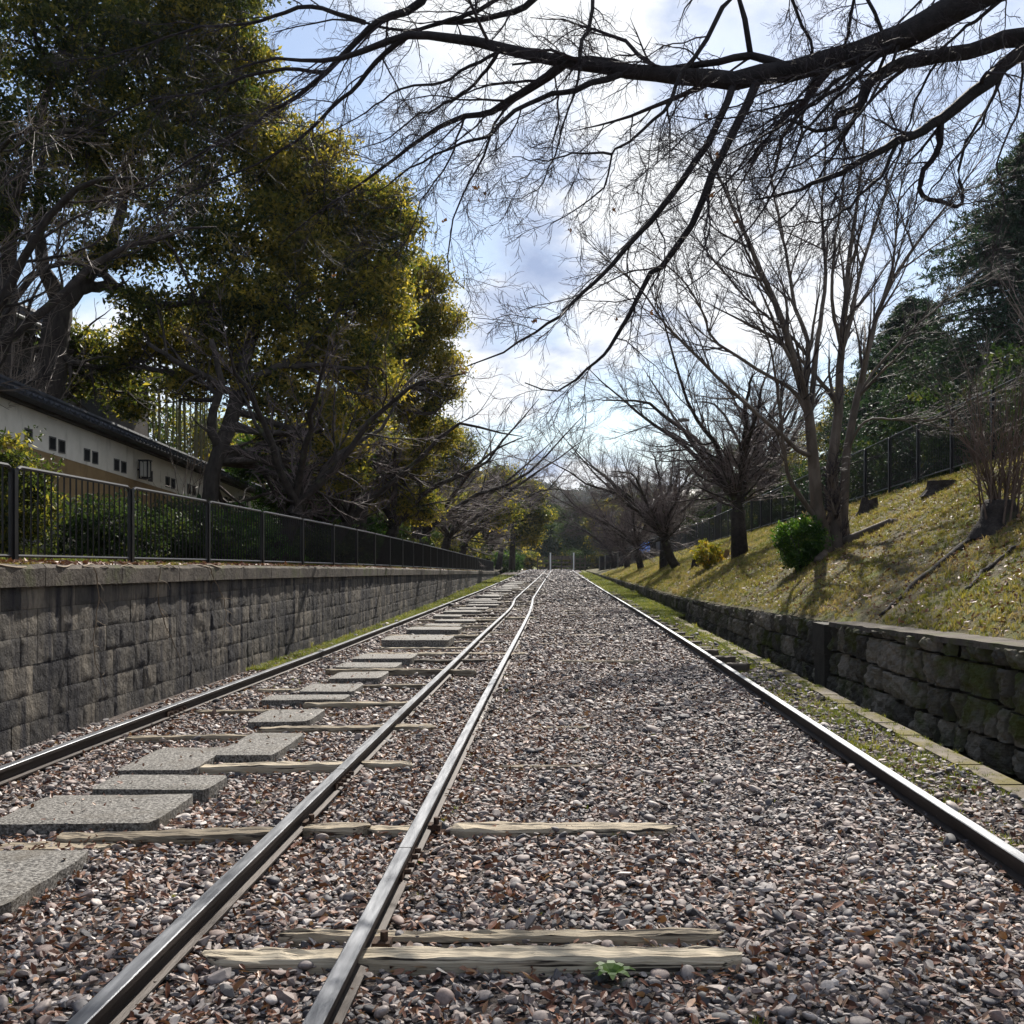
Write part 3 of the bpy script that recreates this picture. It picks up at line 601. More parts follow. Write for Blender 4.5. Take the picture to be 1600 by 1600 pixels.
lfp = []
for i in range(6):
    r1 = np.random.default_rng(400+i); c = r1.uniform(.1, .45); a = r1.uniform(.3, .5)
    V = [(-1, 0, 0), (-.45, a, c*.5), (.3, a*.9, c*.6), (1, 0, c*r1.uniform(-.5, .8)), (.35, -a, c*.7), (-.5, -a*.8, c*.4), (0, 0, 0)]
    lfp.append(proto('leaf', np.array(V), [(0, 1, 6), (1, 2, 6), (2, 3, 6), (3, 4, 6), (4, 5, 6), (5, 0, 6)], M['litter'], False))
def litter(name, X, Y, Z, size, **kw):
    n = len(X); S = size*rg.lognormal(0, .3, n)
    rot = np.stack([rg.normal(0, .5, n), rg.normal(0, .5, n), rg.uniform(0, 6.28, n)], -1)
    scatter(name, np.stack([X, Y, Z], -1), rot, np.stack([S, S, S], -1), np.clip(rg.beta(1.5, 2.0, n), 0, 1), lfp, **kw)
n = 95000; Y = 2.4+(rg.random(n)**1.6)*40; X = rg.uniform(-3.9, 2.6, n)
dn = .6+.5*nz(X, Y, 0, .8, 12)+np.where((X < -.2), .30, 0)-np.where(X > .8, .25, 0)+.25*np.exp(-((X+1.0)/.5)**2); k_ = rg.random(n) < np.clip(dn, .03, 1)
X, Y = X[k_], Y[k_]; Z = bed_z(X, Y)+.018+rg.uniform(-.006, .016, len(X))
for a, b1, c, d, zt, _ in SL:      # a few leaves blown onto the slabs
    m = int((b1-a)*(d-c)*26)+3; X = np.append(X, rg.uniform(a+.03, b1-.03, m)); Y = np.append(Y, rg.uniform(c+.02, d-.02, m)); Z = np.append(Z, np.full(m, zt+.006))
litter('leaf_litter', X, Y, Z, .0165, label='small dry brown leaves caught among the track stones', cat='fallen leaves')
n = 45000; X = 3.4+(rg.random(n)**.9)*6; Y = 5+(rg.random(n)**1.5)*45
dn = .45+.55*nz(X, Y, 0, .9, 14)+.2; k_ = rg.random(n) < np.clip(dn, .05, 1); X, Y = X[k_], Y[k_]
litter('fallen_leaves', X, Y, bank_z(X, Y)+.02+rg.uniform(0, .012, len(X)), .023, label='scattered dry tan leaves over the grassy bank', cat='fallen leaves')
n = 9000; Y = 7+(rg.random(n)**1.3)*50; X = wallL_x(Y)-rg.uniform(.02, .45, n)
litter('dead_leaves', X, Y, wallL_top(Y)+.012+0*X, .03, label='dead leaves lying on the left wall coping under the railing', cat='fallen leaves')

tf = []
for i in range(6):
    r1 = np.random.default_rng(500+i); V = []; F = []
    for q in range(11):
        a = r1.uniform(0, 6.28); d = r1.uniform(.25, 1.1); h = r1.uniform(.5, 1.1); bx_, by_ = r1.normal(0, .25, 2); w_ = .055
        px_, py_ = -math.sin(a)*w_, math.cos(a)*w_; b0 = len(V)
        V += [(bx_-px_, by_-py_, 0), (bx_+px_, by_+py_, 0), (bx_+math.cos(a)*d*.4+px_*.8, by_+math.sin(a)*d*.4+py_*.8, h*.65), (bx_+math.cos(a)*d*.4-px_*.8, by_+math.sin(a)*d*.4-py_*.8, h*.65), (bx_+math.cos(a)*d, by_+math.sin(a)*d, h)]
        F += [(b0, b0+1, b0+2, b0+3), (b0+3, b0+2, b0+4)]
    tf.append((V, F))
def tufts(name, X, Y, Z, size, rnd, mat, **kw):
    n = len(X); S = size*rg.lognormal(0, .3, n); ps = [proto('tuft', np.array(V), F, M[mat], False) for V, F in tf]
    rot = np.stack([rg.normal(0, .15, n), rg.normal(0, .15, n), rg.uniform(0, 6.28, n)], -1)
    scatter(name, np.stack([X, Y, Z], -1), rot, np.stack([S, S, S*rg.uniform(.7, 1.2, n)], -1), rnd, ps, **kw)
n = 150000; X = 3.38+rg.random(n)*5.8; Y = 4.5+(rg.random(n)**1.6)*75
dn = .62+.6*nz(X, Y, 0, .7, 17)+.25*nz(X, Y, 0, 3, 3); k_ = rg.random(n) < np.clip(dn, .12, 1); X, Y = X[k_], Y[k_]
tufts('bank_grass', X, Y, bank_z(X, Y)-.005, ip(Y, [5, 20, 60], [.036, .045, .09]), np.clip(.50+.36*nz(X, Y, 0, .6, 30)+rg.normal(0, .2, len(X)), 0, 1), 'grass', label='short yellow-green winter grass covering the right bank', cat='grass')
n = 42000; Y = 3.0+(rg.random(n)**1.8)*100; X = rg.uniform(2.1, 3.28, n)
dn = np.where(Y < 25.6, (.34+.7*nz(X, Y, 0, 1.2, 19))*(X < 2.90), .9); k_ = rg.random(n) < np.clip(dn+ip(Y, [3, 14, 25], [0, .15, .5])*(X < 2.74), 0, 1); X, Y = X[k_], Y[k_]
tufts('verge_grass', X, Y, .03+0*X, ip(Y, [3, 20, 60], [.022, .04, .08]), np.clip(.4+.3*nz(X, Y, 0, 1, 33)+rg.normal(0, .2, len(X)), 0, 1), 'grass_green', label='patchy green grass and moss between the right rail and kerb', cat='grass')
n = 24000; Y = 13+(rg.random(n)**1.4)*75; X = wallL_x(Y)+.02+rg.random(n)*np.maximum(.1, -3.42-wallL_x(Y))
tufts('wall_foot_grass', X, Y, .03+0*X, ip(Y, [3, 20, 60], [.025, .04, .09]), np.clip(.4+rg.normal(0, .25, len(X)), 0, 1), 'grass_green', label='bright green grass strip at the foot of the left wall', cat='grass')
n = 5000; Y = 3+(rg.random(n)**1.5)*18; X = rg.uniform(-3.4, 2.0, n)
near = np.minimum(np.abs(X+1.30), np.minimum(np.abs(X+.60), np.abs(X-2.1))) < .09
mossy = (np.abs(X+2.7) < .5) & (np.abs((Y-11.6)) < .5); k_ = ((near & (nz(X, Y, 0, 2, 40) > .25)) | mossy | (rg.random(n) < .025)); X, Y = X[k_], Y[k_]
tufts('track_weeds', X, Y, .035+0*X, .022, np.clip(.45+rg.normal(0, .25, len(X)), 0, 1), 'grass_green', label='small weeds and moss sprouting beside rails and slabs', cat='weeds')
n = 6000; Y = 6.5+(rg.random(n)**1.5)*50; X = wallL_x(Y)-rg.uniform(-.02, .3, n)
k_ = nz(X, Y, 0, 1.1, 50) > .05; X, Y = X[k_], Y[k_]
tufts('coping_moss', X, Y, wallL_top(Y)+.0*X, .020, np.clip(.6+rg.normal(0, .25, len(X)), 0, 1), 'grass', label='mossy fringe growing along the left wall coping', cat='moss')
n = 9000; Y = 7+(rg.random(n)**1.3)*60; X = fx(Y)-rg.uniform(.1, 4.2, n)
tufts('terrace_grass', X, Y, terr_z(X, Y), .06, np.clip(.3+rg.normal(0, .25, len(X)), 0, 1), 'grass_green', label='rough green ground cover behind the left railing', cat='ground cover')

# ------------------------------------------------------------------ trees
def grow(rg, P, Rr, n, t0, t1, ang, lf, k, rf, tip, wig, trop=(0, 0, 0), lmin=0.0, angj=.25, droop=0.0, flat=1.0, lmax=99):
    N_, K = P.shape[:2]
    t = (np.arange(n)[None]+rg.uniform(0, 1, (N_, n)))/n*(t1-t0)+t0
    x = t*(K-1); i = np.minimum(x.astype(int), K-2); u = (x-i)[..., None]; r_ = np.arange(N_)[:, None]
    base = P[r_, i]*(1-u)+P[r_, i+1]*u
    rb = Rr[r_, i]*(1-u[..., 0])+Rr[r_, i+1]*u[..., 0]
    T = P[r_, i+1]-P[r_, i]; T /= np.linalg.norm(T, axis=2, keepdims=True)+1e-9
    V = rg.normal(size=T.shape); V[..., 2] *= flat; V -= (V*T).sum(2, keepdims=True)*T; V /= np.linalg.norm(V, axis=2, keepdims=True)+1e-9
    a = (ang+rg.normal(0, angj, t.shape))[..., None]
    D = np.cos(a)*T+np.sin(a)*V
    Lp = np.linalg.norm(np.diff(P, axis=1), axis=2).sum(1)[:, None]
    L_ = np.clip(lf*Lp*(1-.55*t)*rg.uniform(.55, 1.25, t.shape), lmin, lmax)
    D = D.reshape(-1, 3); L_ = L_.reshape(-1); base = base.reshape(-1, 3); rb = rb.reshape(-1)
    out = np.zeros((len(D), k, 3)); out[:, 0] = base; step = (L_/(k-1))[:, None]; tr = np.array(trop)
    for j in range(1, k):
        D = D+rg.normal(0, wig, D.shape)+tr/(k-1); D[:, 2] -= droop*j/(k-1)
        D /= np.linalg.norm(D, axis=1, keepdims=True)
        out[:, j] = out[:, j-1]+D*step
    r0 = np.minimum(rb*rf, rb*.95); s = np.linspace(0, 1, k)[None]
    return out, r0[:, None]*(1-s)+np.minimum(tip, r0)[:, None]*s if np.ndim(tip) else r0[:, None]*(1-s)+tip*s
def stem(pts, k=18, wob=0.0, rg=None):
    """pts: rows of (px, py, Y, radius m) -> P, R"""
    w4 = np.array([list(px(a, b, c))+[r] for a, b, c, r in pts]); q = smooth_line(w4, k)
    if wob: q[1:-1, :3] += rg.normal(0, wob, (k-2, 3))
    return q[:, :3], np.maximum(q[:, 3], .001)
LIMBS = []
def attach(pts, Y0, dY, r0, r1, k, wob, pool):
    '''grow a limb whose first point sits on the nearest limb already built'''
    A = np.concatenate(pool); sx = A[:, 0]/A[:, 1]*1600+872; sy = 874-(A[:, 2]-EYE)/A[:, 1]*1600
    pts = list(pts); a, b = pts[0]; i = int(np.argmin((sx-a)**2+(sy-b)**2)); d = math.hypot(sx[i]-a, sy[i]-b)
    if d > 60: pts = [(sx[i], sy[i])]+pts
    else: pts[0] = (sx[i], sy[i])
    n = len(pts); Y0 = A[i, 1]
    q = stem([(x, y, Y0+dY*j/(n-1), (r0+(r1-r0)*(j/(n-1))**.8)) for j, (x, y) in enumerate(pts)], k, wob, rg); pool.append(q[0]); return q
def leaves(mb, C, size, rg, rnd, aspect=.42, up=.4, rj=.15, curl=.25):
    n = len(C); D = rg.normal(size=(n, 3)); D[:, 2] -= .25; D /= np.linalg.norm(D, axis=1, keepdims=True)
    Nn = rg.normal(size=(n, 3)); Nn[:, 2] += up*2; S = np.cross(D, Nn); S /= np.linalg.norm(S, axis=1, keepdims=True)+1e-9
    Nn = np.cross(S, D); sz = (size*rg.lognormal(0, .22, n))[:, None]
    v = np.stack([C-D*sz*.5, C+S*sz*aspect*.5+Nn*sz*curl*.3, C+D*sz*.5-Nn*sz*curl*.3, C-S*sz*aspect*.5+Nn*sz*curl*.3], 1)
    i = np.arange(n)*4
    mb.add(v.reshape(-1, 3), np.stack([i, i+1, i+2, i+3], -1), np.repeat(np.clip(rnd+rg.normal(0, rj, n), 0, 1), 4))
def clump_leaves(rg, cen, rad, per, size, mb, base_r, spread=.5, **kw):
    """leaf sprays around clump centres"""
    n = len(cen); tone = np.clip(base_r+rg.normal(0, .24, n)+.16*nz(cen[:, 0], cen[:, 1], cen[:, 2], 1.1, 4), 0, 1)
    off = rg.normal(size=(n, per, 3)); off /= np.linalg.norm(off, axis=2, keepdims=True); off *= (rg.random((n, per, 1))**.5)*rad*rg.uniform(.6, 1.3, (n, 1, 1)); off[..., 2] *= .62
    leaves(mb, (cen[:, None]+off).reshape(-1, 3), size, rg, np.repeat(tone, per), **kw)
def leafy_tree(name, label, cat, trunks, lobes, leafn, size, mat, seed, per=26, rad=.38, base_r=.45, group=None, bark='bark_dark', limb_r=.06, loc=None, inner=.35, hgt=.7, twigs=True):
    rg = np.random.default_rng(seed); root = empty(name, loc if loc is not None else trunks[0][0][0], label=label, cat=cat, group=group)
    tb = MB(); tops = []
    for P, Rr in trunks: tb.tube(P, Rr, 9); tops.append((P, Rr))
    allP = np.concatenate([P[len(P)//3:] for P, _ in tops]); allR = np.concatenate([R[len(R)//3:] for _, R in tops])
    LP, LR = [], []
    wts = np.array([l[3]**2 for l in lobes], float); wts /= wts.sum(); cen = []
    for (cx, cy2, cz, r), w_ in zip(lobes, wts):
        c = np.array([cx, cy2, cz])
        d = np.linalg.norm(allP-c, axis=1)+.6*np.maximum(0, allP[:, 2]-cz+.3)*2; i = np.argmin(d+rg.uniform(0, .6, len(d)))
        for q in range(2):
            e = c+rg.normal(0, r*.35, 3); mid = (allP[i]+e)/2+rg.normal(0, .18*np.linalg.norm(e-allP[i])+.05, 3)
            l = smooth_line([allP[i], mid, e], 12); l[1:-1] += rg.normal(0, .03*r+.01, (10, 3)); LP.append(l); LR.append(np.linspace(min(allR[i]*.7, limb_r*1.4), .012, 12))
        n = max(3, int(leafn*w_/per)); dd = rg.normal(size=(n, 3)); dd /= np.linalg.norm(dd, axis=1, keepdims=True)
        rr = r*(inner+(1-inner)*rg.random((n, 1))**.55)*(1+.22*nz(dd[:, 0:1]*3, dd[:, 1:2]*3, dd[:, 2:3]*3, 1, cx))
        rr = np.where(rg.random((n, 1)) < .12, r*rg.uniform(1.02, 1.32, (n, 1)), rr)
        cen.append(c+dd*rr*np.array([1, 1, hgt]))
    LP = np.array(LP); LR = np.array(LR); tb.tubes(LP, LR, 6); tb.build('trunk', M[bark], root, smooth=True)
    if twigs:
        P2, R2 = grow(rg, LP, LR, 9, .2, 1, .8, .5, 7, .6, .006, .16, (0, 0, .1), .3)
        P3, R3 = grow(rg, P2, R2, 4, .3, 1, .7, .6, 4, .6, .004, .15, (0, 0, .0), .2)
        b = MB(); b.tubes(P2, R2, 4); b.tubes(P3, R3, 3); b.build('branches', M[bark], root)
    cen = np.concatenate(cen); b = MB(); clump_leaves(rg, cen, rad, per, size, b, base_r); b.build('crown', M[mat], root)
    return root
def lobe(x, y, Y, rp): p = px(x, y, Y); return (p[0], p[1], p[2], rp*Y/1600)
def bare_tree(name, label, cat, stems, seed, levels, group=None, bark='bark_cherry', twig='twig', sides=(10, 5, 3, 3), extra=None):
    rg = np.random.default_rng(seed); root = empty(name, stems[0][0][0], label=label, cat=cat, group=group)
    b = MB(); 
    for P, Rr in stems: b.tube(P, Rr, sides[0])
    P = np.array([smooth_line(p, 18) for p, _ in stems]); Rr = np.array([np.interp(np.linspace(0, 1, 18), np.linspace(0, 1, len(r)), r) for _, r in stems])
    tw = MB()
    for li, lv in enumerate(levels):
        P, Rr = grow(rg, P, Rr, **lv)
        (b if li == 0 else tw).tubes(P, Rr, sides[min(li+1, 3)])
    b.build('trunk', M[bark], root, smooth=True); tw.build('twigs', M[twig], root); return root

rg = np.random.default_rng(77)
def bz(X, Y): return float(bank_z(np.array([X]), np.array([Y]))[0])
# --- the big evergreen trees of the garden on the left
k_, wob = 16, .02
t0 = [stem([(4, 870, 19.5, .24), (4, 690, 19.5, .20), (8, 560, 19.5, .17), (14, 440, 19.5, .15), (22, 320, 19.5, .12), (60, 190, 19.8, .09), (105, 60, 20, .06)], k_, wob, rg),
      stem([(14, 440, 19.5, .12), (6, 300, 19.2, .09), (-20, 150, 19, .06)], 10, wob, rg)]
leafy_tree('evergreen_tree', 'tall dark evergreen whose straight trunk rises at the left edge behind the white wall', 'tree', t0,
   [lobe(*a) for a in [(40, 60, 19.5, 95), (-40, 180, 18.5, 90), (120, 130, 20.5, 80), (20, 260, 19, 70), (170, 40, 21, 80), (90, 330, 20.5, 50), (60, -30, 19, 100), (-30, 350, 19, 60), (180, 210, 21, 60)]], 25000, .115, 'leaf_camphor', 1, base_r=.15)
t1 = [stem([(66, 862, 21, .36), (72, 660, 21, .30), (82, 580, 21, .28), (88, 505, 21, .27), (96, 470, 21, .22), (72, 430, 20.6, .14), (60, 350, 20.5, .10), (70, 230, 20.5, .06)], k_, wob, rg),
      stem([(90, 500, 21, .22), (118, 450, 21.2, .19), (150, 415, 21.3, .15), (185, 350, 21.5, .11), (200, 260, 21.5, .08), (240, 170, 22, .05)], k_, wob, rg),
      stem([(120, 452, 21.2, .14), (160, 447, 21.3, .11), (205, 460, 21.2, .09), (260, 475, 21, .07), (330, 470, 21, .04)], k_, wob, rg)]
leafy_tree('evergreen_tree', 'heavy forked evergreen, its thick limbs splitting just above the dark house roof', 'tree', t1,
   [lobe(*a) for a in [(230, 120, 22, 95), (310, 60, 22.5, 90), (150, 280, 21.5, 60), (260, 260, 22, 90), (330, 180, 22.5, 85), (200, 390, 21, 45), (300, 370, 21.5, 75), (110, 210, 21, 60), (235, 480, 21, 50), (340, 480, 21.5, 60), (240, 10, 22, 90), (350, -30, 23, 80), (140, 400, 20.8, 35), (170, 570, 21.8, 45), (130, 540, 21.8, 40), (200, 625, 23.5, 36), (130, 605, 22.5, 28), (255, 600, 24.5, 28)]], 64000, .115, 'leaf_camphor', 2, base_r=.25)
t2 = [stem([(318, 880, 21, .20), (325, 800, 21, .17), (330, 750, 21, .16), (342, 705, 21, .15), (362, 655, 21.2, .16), (372, 600, 21.5, .13), (400, 520, 22, .11), (440, 440, 22.5, .09), (480, 340, 23, .06)], k_, wob, rg),
      stem([(342, 700, 21, .11), (330, 660, 20.8, .09), (345, 600, 20.6, .07), (330, 530, 20.5, .05)], 10, wob, rg),
      stem([(375, 600, 21.5, .10), (430, 575, 21.5, .08), (500, 520, 22, .06), (560, 440, 22.5, .04)], 12, wob, rg)]
leafy_tree('evergreen_tree', 'biggest golden-green evergreen, its leaning trunk crossing in front of the white wall', 'tree', t2,
   [lobe(*a) for a in [(400, 170, 23.5, 55), (430, 250, 23, 75), (470, 300, 23, 80), (545, 330, 23.5, 75), (590, 390, 23.5, 65), (420, 360, 22.5, 80), (500, 420, 23, 85), (580, 470, 23, 70), (390, 470, 22, 70), (470, 530, 22.5, 80), (555, 560, 22.5, 55), (420, 610, 22, 55), (500, 640, 22, 45), (530, 700, 22, 38), (625, 350, 24, 35), (500, 230, 23.5, 40), (560, 660, 24.5, 45), (590, 600, 24, 40), (470, 690, 23.5, 40), (430, 680, 22.5, 35), (540, 740, 25, 35), (350, 560, 22, 50), (290, 520, 22.5, 55), (230, 540, 22, 45), (375, 90, 23, 50), (600, 310, 24, 40), (300, 600, 21.5, 35)]], 100000, .115, 'leaf_camphor', 3, base_r=.50)
t3 = [stem([(560, 850, 31, .22), (565, 760, 31, .20), (560, 680, 31, .17), (590, 600, 31, .13), (620, 520, 31.5, .09), (650, 450, 32, .05)], k_, wob, rg),
      stem([(560, 690, 31, .12), (520, 620, 31, .09), (500, 560, 31, .06)], 10, wob, rg)]
leafy_tree('evergreen_tree', 'olive evergreen farther along whose rounded crown meets the pale sky', 'tree', t3,
   [lobe(*a) for a in [(655, 440, 32, 48), (690, 500, 32, 36), (640, 520, 32, 50), (680, 570, 32, 42), (600, 580, 31.5, 50), (640, 640, 32, 45), (690, 610, 32, 28), (560, 640, 31, 45), (600, 440, 32, 40), (550, 540, 32, 45), (630, 720, 33, 45), (590, 770, 33, 42), (680, 680, 33, 36), (650, 790, 33, 40), (560, 710, 33, 45)]], 80000, .115, 'leaf_camphor', 4, base_r=.5)
t4 = [stem([(650, 860, 45, .25), (655, 780, 45, .2), (670, 720, 45, .14), (690, 670, 45, .08)], 12, wob, rg)]
leafy_tree('evergreen_tree', 'rounded olive tree behind the bare cherries, lower than the crown beside the sky', 'tree', t4,
   [lobe(*a) for a in [(670, 680, 46, 42), (710, 700, 46, 36), (640, 720, 46, 40), (690, 740, 46, 40), (725, 735, 46, 24), (600, 700, 46, 50), (610, 760, 46, 45), (570, 740, 44, 45), (660, 790, 46, 40)]], 34000, .14, 'leaf_camphor', 5, base_r=.34, rad=.5, twigs=False)
t5 = [stem([(475, 900, 26, .12), (470, 820, 26, .10), (480, 760, 26, .07)], 10, wob, rg)]
leafy_tree('evergreen_tree', 'low bright green tree seen under the golden evergreen behind the white wall', 'tree', t5,
   [lobe(*a) for a in [(420, 700, 27.5, 38), (465, 735, 27.5, 36), (520, 760, 28, 38), (440, 780, 27.5, 34), (500, 810, 28, 34), (395, 730, 28, 30), (540, 700, 29, 32)]], 26000, .11, 'leaf_shrub', 6, base_r=.45)
far = [((700, 900, 62), [(760, 760, 64, 30), (790, 745, 64, 26), (740, 790, 62, 34), (780, 800, 62, 34), (700, 800, 60, 40)], 'broad dark evergreen behind the bare trees, left of the sky gap', .2),
       ((800, 890, 85), [(815, 762, 86, 20), (835, 775, 86, 17), (800, 790, 85, 26), (840, 805, 85, 20), (825, 835, 85, 22)], 'evergreen dome just left of the far gate, dark olive', .26),
       ((905, 885, 150), [(905, 800, 150, 16), (890, 830, 150, 18), (920, 830, 150, 18), (905, 855, 150, 18), (880, 805, 160, 12)], 'dark conifer-like mass above the far wooden gate', .4),
       ((950, 890, 140), [(945, 800, 142, 18), (965, 825, 142, 20), (940, 845, 140, 18), (975, 850, 140, 16), (930, 815, 145, 14)], 'round brown-green tree right of the far gate', .4),
       ((1120, 880, 75), [(1140, 720, 78, 36), (1110, 745, 78, 34), (1160, 760, 78, 34), (1120, 790, 78, 36), (1080, 790, 78, 26)], 'grey-green tree behind the second bare cherry on the right', .2),
       ((860, 885, 170), [(860, 800, 175, 12), (850, 830, 170, 16), (870, 850, 170, 16), (845, 860, 170, 12)], 'dark green far tree directly over the track end', .5)]
for i, (b0, lb, lab, sz) in enumerate(far):
    tr = [stem([(b0[0], b0[1], b0[2], .3), (b0[0]+3, (b0[1]+lb[0][1])/2, b0[2], .2), (lb[0][0], lb[0][1], lb[0][2], .1)], 8)]
    leafy_tree('evergreen_tree', lab, 'tree', tr, [lobe(*a) for a in lb], 13000, sz, 'leaf_dark' if i in (2, 4, 5) else 'leaf_camphor', 20+i, base_r=.4, rad=sz*3, twigs=False, per=20)
# backing row of garden evergreens closing the view behind the left trees
for i, (X0, Y0, h, r, lab) in enumerate([(-17, 33, 8.5, 3.0, 'dark garden evergreen behind the bamboo stems'), (-14, 42, 8.5, 3.2, 'dark garden evergreen behind the far end of the white wall'), (-12, 55, 8.0, 3.3, 'dark evergreen behind the left cherries, third of the backing row'), (-11, 68, 8.5, 3.6, 'dark evergreen behind the left cherries, fourth of the backing row'), (-10, 84, 8.6, 3.8, 'dark evergreen behind the left cherries, fifth of the backing row'), (-10, 104, 9.0, 4.2, 'dark evergreen near the far end of the left railing')]):
    q = np.array([[X0, Y0, 1.2, .25], [X0+.2, Y0, h*.5, .2], [X0, Y0+.2, h*.85, .08]]); s_ = smooth_line(q, 10)
    lb = [(X0+rg.normal(0, r*.45), Y0+rg.normal(0, r*.4), h*.62+rg.uniform(-.4, .3)*h*.75, r*rg.uniform(.45, .62)) for _ in range(9)]
    leafy_tree('evergreen_tree', lab, 'tree', [(s_[:, :3], s_[:, 3])], lb, 15000, .16+.0016*Y0, 'leaf_camphor' if i % 2 else 'leaf_dark', 60+i, base_r=.4, rad=.5+.004*Y0, twigs=False, per=22)

# --- bare cherries in a row behind the left railing
def cherry(X0, Y0, z0, h, spread, label, seed, lean=(0, 0), group=None, twig='twig', name='cherry_tree', n=5, dense=1.0, tiltx=0.0, thin=1.0):
    rg = np.random.default_rng(seed); st = []
    r0 = .027*h
    base = np.array([X0, Y0, z0-.1]); fork = base+np.array([lean[0]*.5, lean[1]*.5, h*.22+.1])
    tr = smooth_line([base, (base+fork)/2+rg.normal(0, .05, 3), fork], 8)
    for i in range(n):
        a = i/n*6.28+rg.uniform(-.4, .4); d = np.array([math.cos(a)+tiltx, math.sin(a), 0])*spread*rg.uniform(.6, 1.0)
        p1 = fork+d*.28+np.array([0, 0, h*.2]); p2 = fork+d*.62+np.array([0, 0, h*rg.uniform(.32, .45)]); p3 = fork+d+np.array([0, 0, h*rg.uniform(.38, .75)])
        l = smooth_line([*tr[[0, 3, 6]], fork, p1, p2, p3], 20); l[6:-1] += rg.normal(0, .035, (13, 3)); st.append((l, np.concatenate([np.linspace(r0*1.3, r0*.95, 7), thin*r0*.62*np.linspace(1, 0, 13)**.8+.010])))
    lv = [dict(n=int(14*dense), t0=.44, t1=1, ang=.70, lf=.40, k=10, rf=.42, tip=.005, wig=.11, trop=(0, 0, .30), lmin=.6),
          dict(n=int(11*dense), t0=.08, t1=1, ang=.60, lf=.50, k=7, rf=.5, tip=.0032, wig=.10, trop=(0, 0, .18), lmin=.25),
          dict(n=6, t0=.1, t1=1, ang=.6, lf=.5, k=4, rf=.7, tip=.0028, wig=.12, lmin=.12)]
    return bare_tree(name, label, 'tree', st, seed+1, lv, group=group, twig=twig)
cl = [(-5.5, 19.6, 5.2, 3.4, 'bare cherry whose black trunk forks in a Y over the left railing', (.9, .3)),
      (-5.9, 25.5, 5.4, 3.8, 'bare cherry second along behind the left railing, low spreading limbs', (1.0, 1.4)),
      (-5.6, 32, 6.2, 4.6, 'bare cherry third along behind the left railing', (.8, 1.0)),
      (-5.6, 40, 6.8, 5.2, 'bare cherry fourth along behind the left railing', (.8, 1.0)),
      (-5.8, 50, 7.4, 6.0, 'bare cherry fifth along behind the left railing', (.8, .5)),
      (-6.0, 61, 8.0, 6.6, 'bare cherry sixth along, pinkish-brown haze of twigs', (.8, .5)),
      (-6.2, 74, 8.6, 7.0, 'bare cherry seventh along, near the end of the left wall', (.8, .5)),
      (-6.4, 90, 9.4, 7.4, 'bare cherry beyond the end of the left railing', (.8, .5)),
      (-6.4, 108, 10.5, 8.0, 'last bare cherry on the left before the wooden gate', (.8, .5))]
for i, (X0, Y0, h, sp, lab, ln) in enumerate(cl):
    cherry(X0, Y0, float(wallL_top(Y0)), h, sp, lab, 500+i, ln, 'bare cherry trees left of the track', tiltx=.25, dense=.72 if Y0 < 34 else 1.1)
cr = [(5.6, 31.5, 1.45, 8.0, 4.6, 'black-trunked bare cherry with upright limbs on the bank beside the tan block', (-.2, 0), 6),
      (5.0, 42, 1.0, 6.2, 4.6, 'mossy leaning cherry beyond the upright one, limbs reaching over the track', (-1.4, -1), 5),
      (4.9, 47, 1.0, 7.0, 4.0, 'dark cherry standing just behind the mossy leaning one', (.2, 0), 5),
      (4.7, 57, .75, 6.0, 4.4, 'pale-trunked cherry before the dark hoarding on the right', (-.6, 0), 5),
      (4.9, 72, .6, 6.6, 5.0, 'far bare cherry on the right bank above the blue sheet', (-.6, 0), 5),
      (5.0, 92, .5, 7.4, 5.4, 'last bare cherry on the right, next to the gate', (-.6, 0), 5),
      (10.5, 52, 2.7, 10.5, 5.0, 'tall thin bare tree behind the right railing', (0, 0), 6)]
for i, (X0, Y0, z0, h, sp, lab, ln, n_) in enumerate(cr):
    cherry(X0, Y0, z0, h, sp, lab, 540+i, ln, 'bare cherry trees on the right bank' if i < 6 else None, n=n_+2, tiltx=-.3 if i < 6 else 0, dense=1.35, thin=.78)

# --- the many-stemmed bare tree on the bank
Yc = 19.5
def S(pts, r0, r1, dY=0.0, k=20, Y0=Yc):
    n = len(pts); return stem([(a, b, Y0+dY*i/(n-1), r0+(r1-r0)*(i/(n-1))**.8) for i, (a, b) in enumerate(pts)], k, .008, rg)
def SA(pts, r0, r1, dY=0.0, k=20): return attach(pts, 0, dY, r0, r1, k, .008, MS)
st = [S([(1306, 912), (1306, 868), (1302, 800), (1298, 740)], .27, .06, -.1),
      S([(1296, 900), (1290, 850), (1276, 780), (1268, 700), (1262, 640), (1240, 560), (1215, 480), (1172, 385), (1135, 300), (1100, 220)], .165, .014, -1),
      S([(1318, 892), (1310, 830), (1300, 740), (1310, 640), (1314, 560), (1320, 480), (1330, 380), (1345, 270), (1352, 180)], .150, .013, .6),
      S([(1322, 880), (1318, 800), (1322, 720), (1340, 620), (1358, 540), (1378, 470), (1425, 390), (1480, 320), (1540, 240)], .115, .011, 1.4),
      ]
MS = [a for a, _ in st]
